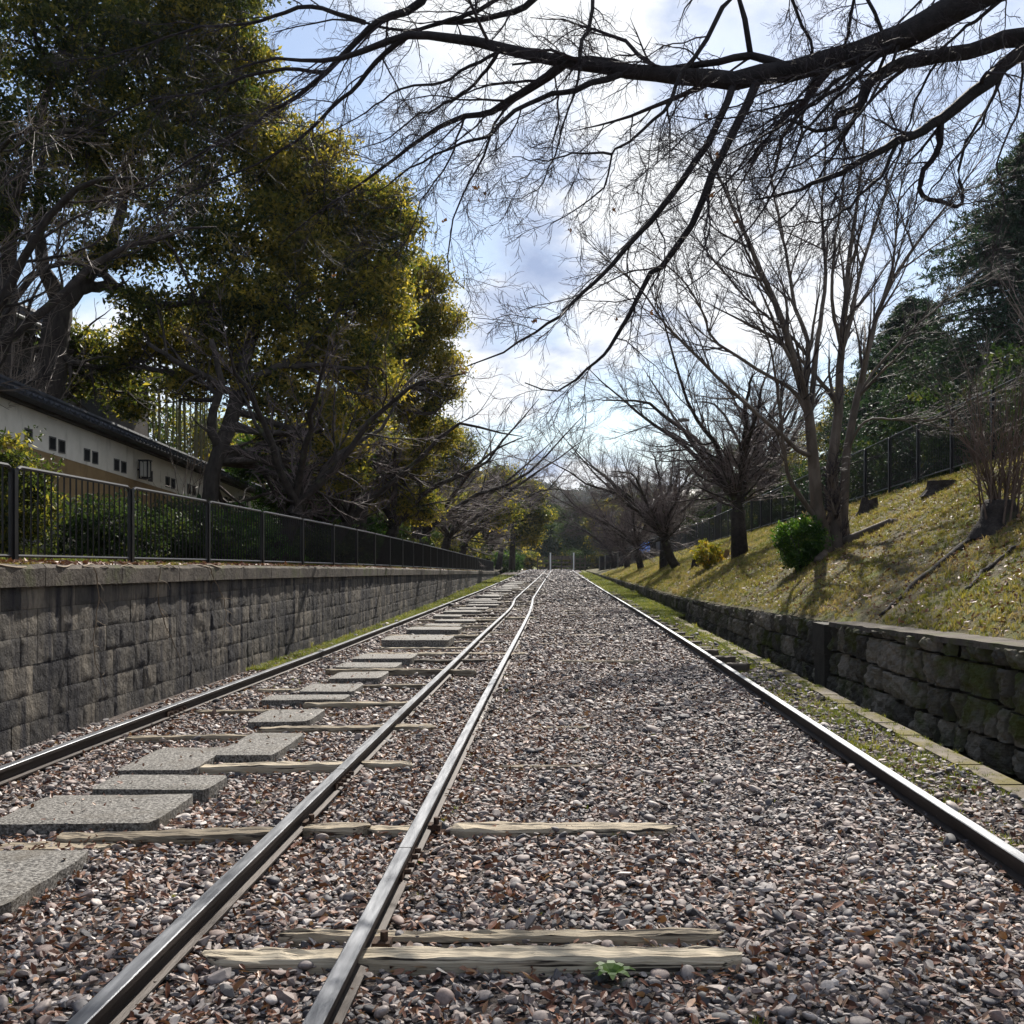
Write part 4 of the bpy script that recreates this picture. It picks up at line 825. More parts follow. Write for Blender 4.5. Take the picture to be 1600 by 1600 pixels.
st += [SA([(1372, 488), (1392, 430), (1400, 370), (1408, 290), (1440, 190)], .038, .009, .5),
      SA([(1272, 840), (1240, 760), (1226, 712), (1216, 620), (1200, 530), (1165, 440)], .055, .009, -1.2),
      SA([(1270, 725), (1250, 705), (1212, 672), (1137, 605), (1075, 545), (1035, 500), (990, 440), (940, 400)], .055, .009, -1.5),
      SA([(1262, 645), (1240, 612), (1175, 572), (1115, 530), (1100, 490), (1060, 430), (1000, 380)], .045, .009, -.8),
      SA([(1270, 620), (1262, 540), (1240, 470), (1225, 380), (1205, 280), (1190, 180)], .060, .009, .8),
      SA([(1282, 640), (1276, 540), (1290, 440), (1285, 330), (1290, 230), (1296, 140)], .060, .009, 1.5),
      SA([(1314, 560), (1328, 500), (1345, 420), (1375, 330), (1410, 230), (1450, 150)], .055, .009, .4),
      SA([(1316, 540), (1300, 470), (1305, 380), (1318, 280), (1320, 180)], .045, .009, -.8),
      SA([(1342, 618), (1370, 575), (1420, 520), (1480, 470), (1560, 420)], .035, .008, .5),
      SA([(1328, 690), (1350, 660), (1400, 655), (1460, 655), (1540, 620), (1620, 590)], .028, .008, -1),
      SA([(1268, 560), (1230, 520), (1170, 470), (1110, 400), (1060, 330)], .035, .008, .9)]
lv = [dict(n=16, t0=.34, t1=1, ang=.48, lf=.36, k=9, rf=.6, tip=.005, wig=.07, trop=(0, 0, .25), lmin=.5, lmax=3.2),
      dict(n=9, t0=.12, t1=1, ang=.55, lf=.45, k=6, rf=.5, tip=.0032, wig=.08, trop=(0, 0, .1), lmin=.25),
      dict(n=6, t0=.15, t1=1, ang=.6, lf=.42, k=4, rf=.7, tip=.0026, wig=.10, lmin=.1)]
mt = bare_tree('many_stemmed_tree', 'large bare tree with smooth pale-brown stems fanning up from the bank', 'tree', st, 900, lv, bark='bark_pale', twig='twig_dark')
bpos = mt.location
for pts, r0, nm in [([(1318, 872), (1338, 852), (1366, 848), (1394, 842)], .12, 'root'), ([(1322, 862), (1350, 832), (1375, 832), (1400, 820)], .09, 'root'), ([(1290, 890), (1286, 905), (1278, 915)], .10, 'root')]:
    q = []
    for i, (a, b0) in enumerate(pts):
        p = px(a, b0, Yc-.35*i); p[2] = bz(p[0], p[1])+r0*.35; q.append(list(p)+[r0*(1-.25*i/len(pts))])
    q = smooth_line(q, 12); b = MB(); b.tube(q[:, :3], q[:, 3], 8); b.build(nm, M['bark_pale'], mt, smooth=True)

# --- big tree whose limbs hang into the top of the picture (its trunk stands right of the frame)
def OV(pts, Y0, Y1, r0, r1, k=22, wob=.006):
    if not LIMBS:
        LIMBS.extend([tk[:, :3], tk2[:, :3]])
    return attach(pts, Y0, Y1-Y0, r0, r1, k, wob, LIMBS)
tk = smooth_line([[7.0, 7.2, 2.5, .34], [6.8, 7.2, 3.6, .28], [6.3, 7.1, 4.8, .25], [5.2, 7.0, 5.5, .19], [4.0, 7.0, 5.7, .15], [2.95, 7.0, 5.35, .112]], 18)
tk2 = smooth_line([[6.6, 7.15, 4.0, .2], [5.4, 7.3, 4.9, .12], [4.2, 7.4, 5.35, .09], [3.45, 7.5, 5.27, .07]], 14)
ov = [(tk[:, :3], tk[:, 3]), (tk2[:, :3], tk2[:, 3]),
 OV([(1505, 5), (1440, 42), (1390, 66), (1300, 94), (1200, 117), (1120, 125), (1040, 118), (960, 108), (880, 97), (770, 72), (690, 58), (630, 56), (560, 82), (500, 95), (430, 92), (360, 110)], 7, 8.2, .108, .006, 30),
 OV([(1700, -200), (1560, -190), (1300, -160), (1050, -110), (900, -60), (760, -80), (600, -60), (450, -80)], 7, 8.3, .09, .012, 26),
 OV([(1250, 80), (1180, 88), (1100, 102), (1010, 106), (940, 92), (880, 92), (800, 101)], 7, 7.4, .035, .008),
 OV([(885, 98), (850, 125), (800, 155), (770, 175), (720, 183), (670, 210), (620, 245), (560, 290), (500, 330), (440, 380)], 7.3, 8.6, .040, .004),
 OV([(965, 114), (900, 140), (845, 155), (790, 185), (760, 215), (700, 230), (640, 262), (590, 300)], 7.2, 6.6, .026, .004),
 OV([(1155, 130), (1125, 190), (1080, 260), (1030, 330), (990, 375), (950, 420), (920, 450), (880, 490), (840, 515), (790, 550), (730, 572)], 7, 6.0, .030, .004),
 OV([(1185, 128), (1150, 200), (1115, 270), (1085, 340), (1040, 410), (1010, 435), (990, 480), (960, 530), (940, 560), (915, 580), (870, 612), (820, 598)], 7, 6.4, .034, .004),
 OV([(940, -30), (922, 30), (908, 68), (905, 100)], 7.6, 7.2, .016, .012, 12),
 OV([(1150, -10), (1100, 70), (1060, 120), (1045, 165), (1015, 195), (975, 228), (955, 238), (945, 290), (905, 325), (860, 350)], 7, 6.6, .022, .003),
 OV([(955, 238), (900, 240), (850, 252), (800, 245)], 6.7, 6.4, .010, .003, 12),
 OV([(1640, 55), (1570, 62), (1520, 78), (1440, 92), (1400, 103), (1370, 120), (1350, 142), (1343, 165), (1310, 180), (1300, 200), (1275, 205), (1240, 190)], 7.5, 7.1, .075, .008),
 OV([(1640, 52), (1590, 88), (1530, 140), (1470, 185), (1440, 205), (1390, 225), (1340, 258), (1280, 282), (1240, 300), (1180, 312)], 7.5, 6.8, .062, .006),
 OV([(1466, 190), (1470, 225), (1450, 255), (1437, 288), (1445, 308), (1475, 318), (1500, 321), (1503, 300), (1497, 270), (1508, 225), (1535, 180)], 7.2, 7.4, .026, .008),
 OV([(1400, 222), (1385, 262), (1360, 290), (1330, 320), (1300, 342), (1260, 348), (1215, 357)], 7, 6.6, .016, .004),
 OV([(880, -40), (820, 10), (760, 28), (690, 38), (640, 48), (590, 42), (520, 30), (430, 50)], 7.8, 8.4, .030, .004),
 OV([(710, -30), (650, 8), (600, 30), (560, 60), (500, 120), (450, 160), (400, 190), (330, 230), (240, 285), (170, 320)], 8, 8.6, .038, .004),
 OV([(650, 60), (600, 85), (560, 130), (520, 170), (460, 222), (400, 255), (300, 300), (220, 350)], 7.8, 8.4, .024, .004),
 OV([(775, 75), (740, 100), (690, 130), (640, 136), (600, 156), (550, 190), (490, 215)], 7.5, 7.2, .016, .003),
 OV([(785, 88), (750, 120), (700, 160), (650, 182), (600, 220), (550, 235)], 7.5, 8, .016, .003),
 OV([(560, 20), (480, 10), (400, 35), (300, 45), (200, 80), (90, 100)], 8.2, 9, .022, .004),
 OV([(500, 115), (420, 110), (330, 140), (230, 160), (120, 210), (30, 240)], 8.2, 8.8, .018, .003),
 OV([(1410, 70), (1320, 120), (1240, 185), (1180, 220), (1120, 250), (1040, 290)], 6.8, 6.2, .014, .003),
 OV([(1420, 60), (1330, 130), (1270, 190), (1235, 250), (1190, 330), (1130, 400), (1060, 460)], 6.9, 6.2, .014, .003),
 OV([(1360, 90), (1290, 150), (1200, 200), (1140, 280), (1090, 300), (1020, 345)], 7, 7.6, .012, .003),
 OV([(1395, 70), (1330, 110), (1270, 150), (1200, 170), (1120, 185), (1040, 180)], 7, 6.4, .013, .003),
 OV([(1400, 72), (1350, 160), (1310, 230), (1260, 300), (1200, 360), (1130, 400)], 7, 7.8, .013, .003),
 OV([(1420, 70), (1370, 140), (1300, 220), (1240, 260), (1170, 280), (1090, 275)], 7, 6.2, .012, .003),
 OV([(1380, 72), (1320, 98), (1240, 125), (1160, 160), (1090, 200), (1020, 260)], 7, 6.4, .012, .003),
 OV([(1300, 96), (1250, 150), (1180, 240), (1120, 300), (1080, 370)], 7, 7.6, .012, .003),
 OV([(1560, 110), (1530, 200), (1480, 260), (1430, 330), (1380, 370)], 7.4, 6.8, .011, .003),
 OV([(1600, 80), (1590, 170), (1560, 250), (1570, 330), (1540, 400)], 7.4, 7.4, .012, .003),
 OV([(1480, 90), (1430, 160), (1400, 250), (1340, 330), (1300, 400)], 7.4, 8, .011, .003),
 OV([(1345, -20), (1325, 45), (1320, 75)], 7, 7, .014, .010, 8),
 OV([(1225, -20), (1250, 30), (1268, 75), (1270, 90)], 6.9, 7, .014, .010, 10),
 OV([(1620, -10), (1540, 20), (1500, 50), (1460, 85)], 7, 7, .018, .008, 10),
 OV([(905, 95), (900, 140), (880, 190), (868, 240), (845, 290), (815, 310)], 7.2, 6.6, .010, .003, 14),
 OV([(720, 183), (712, 225), (690, 270), (660, 310), (640, 370), (612, 400)], 7.8, 7.4, .010, .003, 14),
 OV([(800, 155), (770, 200), (755, 250), (725, 300), (705, 360), (700, 420), (725, 450)], 7.5, 7, .012, .003, 14),
 OV([(690, 38), (740, 20), (800, -20)], 7.8, 7.6, .018, .016, 8)]
rgo = np.random.default_rng(31)
root = empty('overhanging_tree', (7.0, 7.2, 2.4), label='big bare tree whose black limbs hang across the top of the view', cat='tree')
b = MB()
for P, Rr in ov: b.tube(P, Rr, 8)
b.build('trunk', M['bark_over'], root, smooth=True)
ovP = np.array([smooth_line(p, 18) for p, _ in ov[2:]]); ovR = np.array([np.interp(np.linspace(0, 1, 18), np.linspace(0, 1, len(r)), r) for _, r in ov[2:]])
P1, R1 = grow(rgo, ovP, ovR, 11, .12, 1, .70, .30, 10, .36, .0024, .15, (-.15, 0, -.25), .4, lmax=1.6)
P2, R2 = grow(rgo, P1, R1, 8, .12, 1, .70, .48, 7, .55, .0017, .16, (-.05, 0, -.15), .16, lmax=.7)
P3, R3 = grow(rgo, P2, R2, 6, .15, 1, .70, .5, 4, .75, .0012, .15, (0, 0, -.1), .08, lmax=.32)
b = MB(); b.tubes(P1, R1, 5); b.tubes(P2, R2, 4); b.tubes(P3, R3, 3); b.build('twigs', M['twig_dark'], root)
b = MB(); dl = np.array([px(*a) for a in [(1108, 178, 6.8), (1117, 243, 6.7), (1104, 182, 6.8), (1112, 305, 6.6), (840, 497, 6.0), (836, 502, 6.0), (722, 575, 6.0), (727, 578, 6.0), (1020, 487, 6.5), (957, 330, 6.6), (758, 305, 7), (752, 312, 7), (697, 345, 7), (1150, 345, 6.6), (962, 500, 6.4), (890, 360, 6.5), (1210, 145, 7), (745, 290, 7), (500, 470, 8), (523, 430, 8)]])
leaves(b, np.repeat(dl, 3, 0)+rgo.normal(0, .010, (len(dl)*3, 3)), .034, rgo, np.full(len(dl)*3, .30), aspect=.6, up=0); b.build('dead_leaves', M['dead_leaf'], root)

# --- deodar cedar and neighbours behind the right railing
def cedar(X0, Y0, z0, h, rad, label, seed):
    rg = np.random.default_rng(seed); root = empty('cedar_tree', (X0, Y0, z0), label=label, cat='tree')
    tb = MB(); tr = np.array([[X0, Y0, z0-.3], [X0+.1, Y0, z0+h*.5], [X0, Y0, z0+h]]); t_ = smooth_line(tr, 10); tb.tube(t_, np.linspace(.36, .03, 10), 9)
    n = 480; t = rg.uniform(.04, .99, n)**.95; a = rg.uniform(0, 6.28, n); L_ = rad*(1-t)**.75*rg.uniform(.65, 1.12, n)+.25
    k = 10; s = np.linspace(0, 1, k); P = np.zeros((n, k, 3))
    P[:, :, 0] = X0+np.cos(a)[:, None]*L_[:, None]*s; P[:, :, 1] = Y0+np.sin(a)[:, None]*L_[:, None]*s
    P[:, :, 2] = (z0+h*t)[:, None]+L_[:, None]*(.22*s-.36*s**2)+rg.normal(0, .03, (n, k)); P[:, 0, 2] = z0+h*t
    Rr = np.linspace(.05, .008, k)[None]*(.5+L_/rad)[:, None]; tb.tubes(P, Rr, 5); tb.build('trunk', M['bark_dark'], root, smooth=True)
    P2, R2 = grow(rg, P, Rr, 22, .12, 1, 1.0, .32, 6, .5, .005, .10, (0, 0, -.15), .35, flat=.12, lmax=1.4)
    b = MB(); b.tubes(P2, R2, 3); b.build('branches', M['bark_dark'], root)
    m = len(P2); q = rg.uniform(.05, 1, (m, 15)); x = q*5; i = np.minimum(x.astype(int), 4); u = (x-i)[..., None]; r_ = np.arange(m)[:, None]
    C = (P2[r_, i]*(1-u)+P2[r_, i+1]*u).reshape(-1, 3)+rg.normal(0, [.05, .05, .02], (m*15, 3))
    b = MB(); leaves(b, C, .19, rg, np.repeat(rg.beta(2, 2.5, m), 15), aspect=.22, up=1.2); b.build('crown', M['needle'], root); return root
cedar(15.9, 33, 3.0, 12.6, 8.6, 'tall blue-green cedar with layered drooping boughs behind the right railing', 41)
cedar(15.6, 45, 2.4, 10.5, 6.5, 'smaller dark cedar beside and beyond the tall one', 42)
for i, (pts, lab, nlf, m_) in enumerate([([(1330, 640, 50, 34), (1370, 610, 50, 40), (1300, 680, 50, 34), (1350, 690, 50, 44), (1400, 660, 50, 44), (1310, 720, 50, 30)], 'yellow-green broadleaf tree behind the many-stemmed tree and railing', 26000, 'leaf_camphor'),
        ([(1265, 690, 66, 26), (1240, 720, 66, 24), (1285, 735, 66, 26), (1255, 750, 66, 26)], 'small yellow-green tree seen just left of the many-stemmed trunk', 9000, 'leaf_camphor'),
        ([(1460, 620, 40, 60), (1540, 590, 40, 60), (1590, 640, 38, 60), (1500, 690, 38, 50), (1420, 720, 40, 40)], 'dark broadleaf tree filling the space under the cedars', 26000, 'leaf_dark')]):
    a = pts[0]; p = px(a[0], a[1], a[2]); q = smooth_line([[p[0], a[2], 2.2, .2], [p[0]+.1, a[2], (p[2]+2.2)/2, .15], [p[0], a[2], p[2], .08]], 8)
    leafy_tree('broadleaf_tree', lab, 'tree', [(q[:, :3], q[:, 3])], [lobe(*b_) for b_ in pts], nlf, .15, m_, 80+i, base_r=.5, rad=.5, twigs=False)

# --- bamboo stems behind the white wall
for i in range(30):
    r1 = np.random.default_rng(600+i); x = 236+i*3.4+r1.uniform(-2, 2); Yb = r1.uniform(26.5, 30)
    p0 = px(x, 735, Yb); p0[2] = 1.9; p1 = px(x+r1.normal(0, 4), 500-r1.uniform(0, 60), Yb+r1.normal(0, .2)); q = smooth_line([p0, (p0+p1)/2+r1.normal(0, .03, 3), p1], 14)
    b = MB(); r_ = np.full(14, r1.uniform(.013, .026)); b.tube(q, r_, 7)
    for k in range(2, 13, 2): b.tube([q[k]-np.array([0, 0, .012]), q[k]+np.array([0, 0, .012])], r_[0]*1.15, 7)
    b.build('bamboo', M['bamboo'], loc=p0, label='slender pale bamboo stem in the clump behind the white wall', cat='bamboo', group='bamboo clump behind the white wall', smooth=True)

# --- tile-capped garden wall
WX = -9.0
wz = lambda Y, dy=0: 4.07-.0515*(Y-16.5)
gw = empty('garden_wall', (WX, 10, 1.6), label='cream and ochre plaster wall with dark tile roof behind the left railing', cat='wall')
def wall_band(name, mat, z0, z1, xo, y0=9, y1=42, th=.3):
    b = MB(); P = []
    ys = np.linspace(y0, y1, 24)
    for Y in ys:
        a = z0 if z0 < -50 else wz(Y)+z0
        a = 1.2 if z0 < -50 else wz(Y)+z0
        P += [(WX-th, Y, a), (WX+xo, Y, a), (WX+xo, Y, wz(Y)+z1), (WX-th, Y, wz(Y)+z1)]
    i = np.arange(23)*4; b.add(P, [np.concatenate([np.stack([i+k, i+(k+1) % 4, i+4+(k+1) % 4, i+4+k], -1) for k in range(4)]), np.array([[3, 2, 1, 0]]), np.array([[0, 1, 2, 3]])+92]); b.build(name, mat, gw)
wall_band('plaster_band', M['plaster'], -.66, 0, .0); wall_band('ochre_band', M['ochre'], -1.45, -.663, -.004); wall_band('stone_plinth', M['stone_grey'], -99, -1.453, .03); wall_band('eaves_board', M['house_wall'], .003, .05, .10)
b = MB(); ys = np.arange(9, 42, .19)
prof_r = [(.34, .05), (.34, .085), (-.12, .29), (-.14, .38), (-.22, .38), (-.24, .29), (-.62, .085), (-.62, .05)]
P = []; yy = np.linspace(9, 42, 24)
for Y in yy: P += [(WX+a, Y, wz(Y)+h) for a, h in prof_r]
i = np.arange(23)*8; b.add(P, [np.concatenate([np.stack([i+k, i+(k+1) % 8, i+8+(k+1) % 8, i+8+k], -1) for k in range(8)])])
Pt = np.array([[(WX+.36, Y, wz(Y)+.088), (WX-.12, Y, wz(Y)+.305)] for Y in ys]); b.tubes(Pt, np.full((len(ys), 2), .038), 6, cap=True)
Pt = np.array([[(WX-.18, Y, wz(Y)+.38), (WX-.18, Y+.3, wz(Y+.3)+.38)] for Y in np.arange(9, 42, .31)]); b.tubes(Pt, np.full((len(Pt), 2), .07), 8, cap=True)
b.build('tile_roof', M['tile'], gw)
for xw in [36, 89, 142, 187.5, 229.7, 266, 299, 328, 356, 380, 402, 422, 441]:
    Yw = 9*1600/(872-xw)
    for dy in (-.17, .17):
        if xw == 36 and dy < 0: continue
        z = wz(Yw+dy)-.47; b = MB(); a_, c_ = Yw+dy-.105, Yw+dy+.105; x = WX
        b.box(x-.02, x+.012, a_-.022, a_, z-.10, z+.10); b.box(x-.02, x+.012, c_, c_+.022, z-.10, z+.10); b.box(x-.02, x+.012, a_-.022, c_+.022, z+.1003, z+.122); b.box(x-.02, x+.012, a_-.022, c_+.022, z-.122, z-.1003)
        w_ = b.build('wall_vent', M['stone_grey'], gw); b = MB(); b.box(x-.01, x+.0035, a_+.001, c_-.001, z-.099, z+.099); v = b.build('opening', M['black'], gw); v.parent = w_; v.matrix_parent_inverse.identity()
def lantern(xp, lab):
    Yw = 9*1600/(872-xp); z = wz(Yw)-.42; b = MB(); r0 = empty('wall_lantern', (WX+.02, Yw, z), label=lab, cat='lantern', group='wall lanterns on the plaster wall')
    x = WX+.16; b.box(x-.08, x+.08, Yw-.08, Yw+.08, z-.15, z+.15); b.build('lamp_glass', M['glass'], r0)
    b = MB()
    for sx in (-.085, .085):
        for sy in (-.085, .085): b.box(x+sx-.012, x+sx+.012, Yw+sy-.012, Yw+sy+.012, z-.18, z+.18)
    b.box(x-.11, x+.11, Yw-.11, Yw+.11, z+.181, z+.205); b.box(x-.10, x+.10, Yw-.10, Yw+.10, z-.20, z-.181); b.box(x-.004, x+.004, Yw-.087, Yw-.082, z-.16, z+.16); b.box(WX+.003, x-.09, Yw-.02, Yw+.02, z-.02, z+.02)
    b.build('lamp_frame', M['fence'], r0)
lantern(215, 'first box lantern on the cream band, between the vents'); lantern(372, 'second box lantern on the cream band, beside the cherry trunk')

# --- dark old house behind the wall
hs = empty('old_house', (-13.5, 24, 2), label='dark wooden house with tiled gable roof half hidden behind the white wall', cat='house')
def hbox(nm, mat, *a): b = MB(); b.box(*a); return b.build(nm, M[mat], hs)
hbox('wall', 'house_wall', -19, -12.4, 18.5, 31.0, 1.8, 6.75)
hbox('wall_base', 'stone_grey', -19.05, -12.36, 18.45, 31.05, 1.6, 2.3)
for a, c in ((20.2, 21.6), (23.0, 24.6), (26.4, 28.0)):
    f_ = hbox('window', 'wood_dark', -12.395, -12.33, a, c, 4.6, 5.9); q = hbox('pane', 'black', -12.40, -12.325, a+.08, c-.08, 4.68, 5.82); q.parent = f_
b = MB(); P = [(-11.7, 17.8, 6.78), (-11.7, 31.6, 6.78), (-15.7, 31.6, 8.7), (-15.7, 17.8, 8.7), (-19.7, 17.8, 6.78), (-19.7, 31.6, 6.78)]
P2_ = [(a, c, z-.14) for a, c, z in P]; b.add(P+P2_, np.array([(0, 1, 2, 3), (3, 2, 5, 4), (7, 6, 9, 8), (8, 9, 10, 11), (0, 6, 7, 1), (4, 5, 11, 10), (1, 7, 8, 2), (2, 8, 11, 5), (6, 0, 3, 9), (9, 3, 4, 10)]))
ysr = np.arange(17.9, 31.6, .3); Pt = np.array([[(-11.68, Y, 6.80), (-15.7, Y, 8.72)] for Y in ysr]); b.tubes(Pt, np.full((len(ysr), 2), .05), 6, cap=True)
b.tube([(-15.7, 17.7, 8.80), (-15.7, 31.7, 8.80)], .14, 8); b.build('roof', M['tile'], hs)
b = MB(); b.tube([(-11.66, 17.8, 6.72), (-11.66, 31.6, 6.72)], .045, 8); b.build('gutter', M['metal_pale'], hs)

# --- shrubs
def shrub(X0, Y0, z0, r, h, mat, label, seed, n=5000, size=.06, base=.4, name='shrub', group=None, cat='shrub', rad=.13):
    rg = np.random.default_rng(seed); root = empty(name, (X0, Y0, z0), label=label, cat=cat, group=group); b = MB()
    P = []
    for i in range(12):
        e = np.array([X0, Y0, z0])+np.array([rg.normal(0, r*.5), rg.normal(0, r*.5), h*rg.uniform(.5, .95)]); P.append(smooth_line([[X0+rg.normal(0, .05), Y0+rg.normal(0, .05), z0-.05], (np.array([X0, Y0, z0])+e)/2+rg.normal(0, r*.1, 3), e], 8))
    P = np.array(P); Rr = np.tile(np.linspace(.018*h, .004, 8), (12, 1)); b.tubes(P, Rr, 4); b.build('stems', M['bark_dark'], root)
    per = 18; m = n//per; d = rg.normal(size=(m, 3)); d /= np.linalg.norm(d, axis=1, keepdims=True); rr = (.35+.65*rg.random((m, 1))**.5)*(1+.5*nz(d[:, :1]*2.5, d[:, 1:2]*2.5, d[:, 2:]*2.5, 1, seed)); rr = np.where(rg.random((m, 1)) < .15, rr*rg.uniform(1, 1.35, (m, 1)), rr)
    c = np.array([X0, Y0, z0+h*.52])+d*rr*np.array([r, r, h*.5]); b = MB(); clump_leaves(rg, c, rad, per, size, b, base); b.build('foliage', M[mat], root); return root
def bz(X, Y): return float(bank_z(np.array([X]), np.array([Y]))[0])
X0, Y0 = 4.55, 19.2
shrub(X0, Y0, bz(X0, Y0), .42, .98, 'leaf_shrub', 'glossy bright green round bush at the foot of the many-stemmed tree', 700, 9000, .065, .5)
X0, Y0 = 4.75, 32.5; shrub(X0, Y0, bz(X0, Y0), .45, .85, 'leaf_yellow', 'small yellow-orange bush in front of the tan block', 701, 3000, .09, .55)
for i, (X0, Y0, r, h, m_, lab) in enumerate([(-6.1, 11.4, .50, 1.25, 'leaf_camphor', 'olive bush at the left edge rising above the railing'), (-5.7, 13.2, .75, .85, 'leaf_dark', 'low dark bush behind the first whole railing panel'), (-5.7, 15.5, .85, .9, 'leaf_dark', 'dark ivy-like bush behind the second railing panel'),
        (-5.7, 17.8, .85, .95, 'leaf_shrub', 'green bush behind the third railing panel'), (-6.0, 20.6, .9, .75, 'leaf_dark', 'dark bush around the foot of the golden evergreen'), (-6.0, 23.6, 1.0, .85, 'leaf_dark', 'dark bush under the Y-forked cherry'), (-6.2, 27.5, 1.2, 1.0, 'leaf_dark', 'leafy green bush between the first two left cherries'),
        (-6.8, 32.5, 1.3, 1.6, 'leaf_shrub', 'bright green bush above the railing under the bare cherries'), (-7, 39, 1.5, 1.6, 'leaf_dark', 'dark bush behind the railing under the third cherry'), (-7.2, 47, 1.8, 1.8, 'leaf_dark', 'dark bush behind the railing under the fourth cherry'),
        (-7.4, 57, 2.2, 2.3, 'leaf_camphor', 'olive bush behind the railing under the fifth cherry'), (-6.6, 68, 1.4, 3.4, 'leaf_camphor', 'yellowish bush hanging over the far railing'), (-8, 82, 2.6, 3.0, 'leaf_dark', 'dark bush at the far end of the railing'), (-5.6, 112, 1.6, 2.4, 'leaf_shrub', 'light green bush left of the wooden gate')]):
    shrub(X0, Y0, float(terr_z(X0, Y0)) if Y0 < 90 else 0.0, r, h, m_, lab, 720+i, 6500 if Y0 < 40 else 4500, .075 if Y0 < 25 else .11+.001*Y0, .4 if i else .2, rad=.16 if Y0 < 30 else .3)
# bare thicket on a stump at the right edge
def thicket(X0, Y0, z0, n, h, label, seed, stump=True, lean=.35, twig='twig_pale', name='bare_shrub', n2=7, n3=5):
    rg = np.random.default_rng(seed); root = empty(name, (X0, Y0, z0), label=label, cat='shrub'); P = []
    for i in range(n):
        a = rg.uniform(0, 6.28); q = rg.uniform(.2, 1)*lean*h; bs = np.array([X0+rg.normal(0, .10), Y0+rg.normal(0, .10), z0])
        e = bs+np.array([math.cos(a)*q, math.sin(a)*q, h*rg.uniform(.55, 1)]); P.append(smooth_line([bs, bs+(e-bs)*np.array([.3, .3, .45])+rg.normal(0, .04, 3), e], 12))
    P = np.array(P); Rr = np.tile(np.linspace(.013, .004, 12), (n, 1)); b = MB(); b.tubes(P, Rr, 5)
    P2, R2 = grow(rg, P, Rr, n2, .2, 1, .55, .35, 7, .6, .003, .10, (0, 0, .2), .2); P3, R3 = grow(rg, P2, R2, n3, .15, 1, .6, .5, 4, .7, .002, .12, (0, 0, .05), .08)
    b.tubes(P2, R2, 4); b.tubes(P3, R3, 3); b.build('stems', M[twig], root)
    if stump:
        b = MB(); th = np.linspace(0, 6.28, 17)[:-1]; rows = []
        for j, (zz, rr) in enumerate([(-.15, .38), (0, .29), (.10, .22), (.22, .20), (.30, .17), (.31, .05)]):
            rr2 = rr*(1+.22*nz(np.cos(th)*2, np.sin(th)*2, zz, 1.6, seed)+.08*np.sin(th*5)); rows.append(np.stack([X0+np.cos(th)*rr2, Y0+np.sin(th)*rr2, np.full(16, z0+zz)+(.05*nz(np.cos(th)*3, np.sin(th)*3, j, 1, seed) if j > 2 else 0)], -1))
        V = np.concatenate(rows); i, j = np.meshgrid(np.arange(5), np.arange(16), indexing='ij'); j2 = (j+1) % 16; b.add(V, [np.stack([i*16+j, i*16+j2, i*16+16+j2, i*16+16+j], -1).reshape(-1, 4), np.arange(80, 96)[None]]); b.build('stump', M['bark_cherry'], root, smooth=True)
    return root
p = px(1560, 862, 12.3); thicket(p[0], 12.3, bz(p[0], 12.3), 34, 2.0, 'thicket of thin reddish bare shoots growing from a stump at the right edge', 801, twig='twig_red', n2=6, n3=4)
p = px(1600, 700, 16); thicket(8.0, 16, bz(8, 16), 26, 3.6, 'tall pale bare shrub against the right railing', 802, False, .4)
thicket(-10.2, 19, 2.0, 26, 4.6, 'pale bare shrub behind the white wall in front of the dark house', 803, False, .35)
thicket(-8.1, 22.0, 1.6, 6, 4.2, 'thin bare shrub against the white wall beside the golden evergreen', 804, False, .35)
thicket(-6.3, 8.6, 1.6, 14, 2.9, 'pale bare twigs poking in at the left edge over the white wall', 806, False, .5, n2=5, n3=4)
thicket(10.2, 24, 3.4, 22, 4.2, 'grey bare bush behind the right railing under the cedars', 805, False, .5)

# --- stumps, block, fallen wood and a shadow strip on the bank
def stump(xp, yp, Y0, r, h, label, seed):
    p = px(xp, yp, Y0); X0 = p[0]; z0 = bz(X0, Y0); b = MB(); th = np.linspace(0, 2*np.pi, 21)[:-1]; rows = []
    for j, (zz, rr) in enumerate([(-.12, 1.35), (0, 1.1), (h*.5, .95), (h, .9), (h*.93, .6), (h*.6, .2)]):
        rr2 = r*rr*(1+.28*nz(np.cos(th)*2, np.sin(th)*2, zz*3, 1.3, seed)); rows.append(np.stack([np.cos(th)*rr2, np.sin(th)*rr2, zz+(.3*h*nz(np.cos(th)*2.5, np.sin(th)*2.5, 0, 1.5, seed+j//3) if j > 1 else 0*th)], -1))
    V = np.concatenate(rows)+np.array([X0, Y0, z0]); i, j = np.meshgrid(np.arange(5), np.arange(20), indexing='ij'); j2 = (j+1) % 20
    b.add(V, [np.stack([i*20+j, i*20+j2, i*20+20+j2, i*20+20+j], -1).reshape(-1, 4), np.arange(100, 120)[None]]); b.build('tree_stump', M['bark_cherry'], loc=(X0, Y0, z0), label=label, cat='stump')
stump(1358, 812, 24.6, .22, .30, 'dark rotten stump upslope just right of the many-stemmed tree', 1)
stump(1472, 790, 20.5, .30, .18, 'low ragged stump below the right railing', 2)
stump(1092, 868, 36, .25, .3, 'small dark stump by the yellow bush', 3)
def log(pts, r, label, seed, mat='bark_cherry'):
    q = []
    for xp, yp, Y0 in pts:
        p = px(xp, yp, Y0); q.append([p[0], Y0, bz(p[0], Y0)+r*.4])
    q = smooth_line(q, 16); q[1:-1] += np.random.default_rng(seed).normal(0, .01, (14, 3)); b = MB(); b.tube(q, np.linspace(r, r*.4, 16), 7); b.build('branch_or_shadow_strip', M[mat], loc=q[0], label=label, cat='branch', smooth=True)
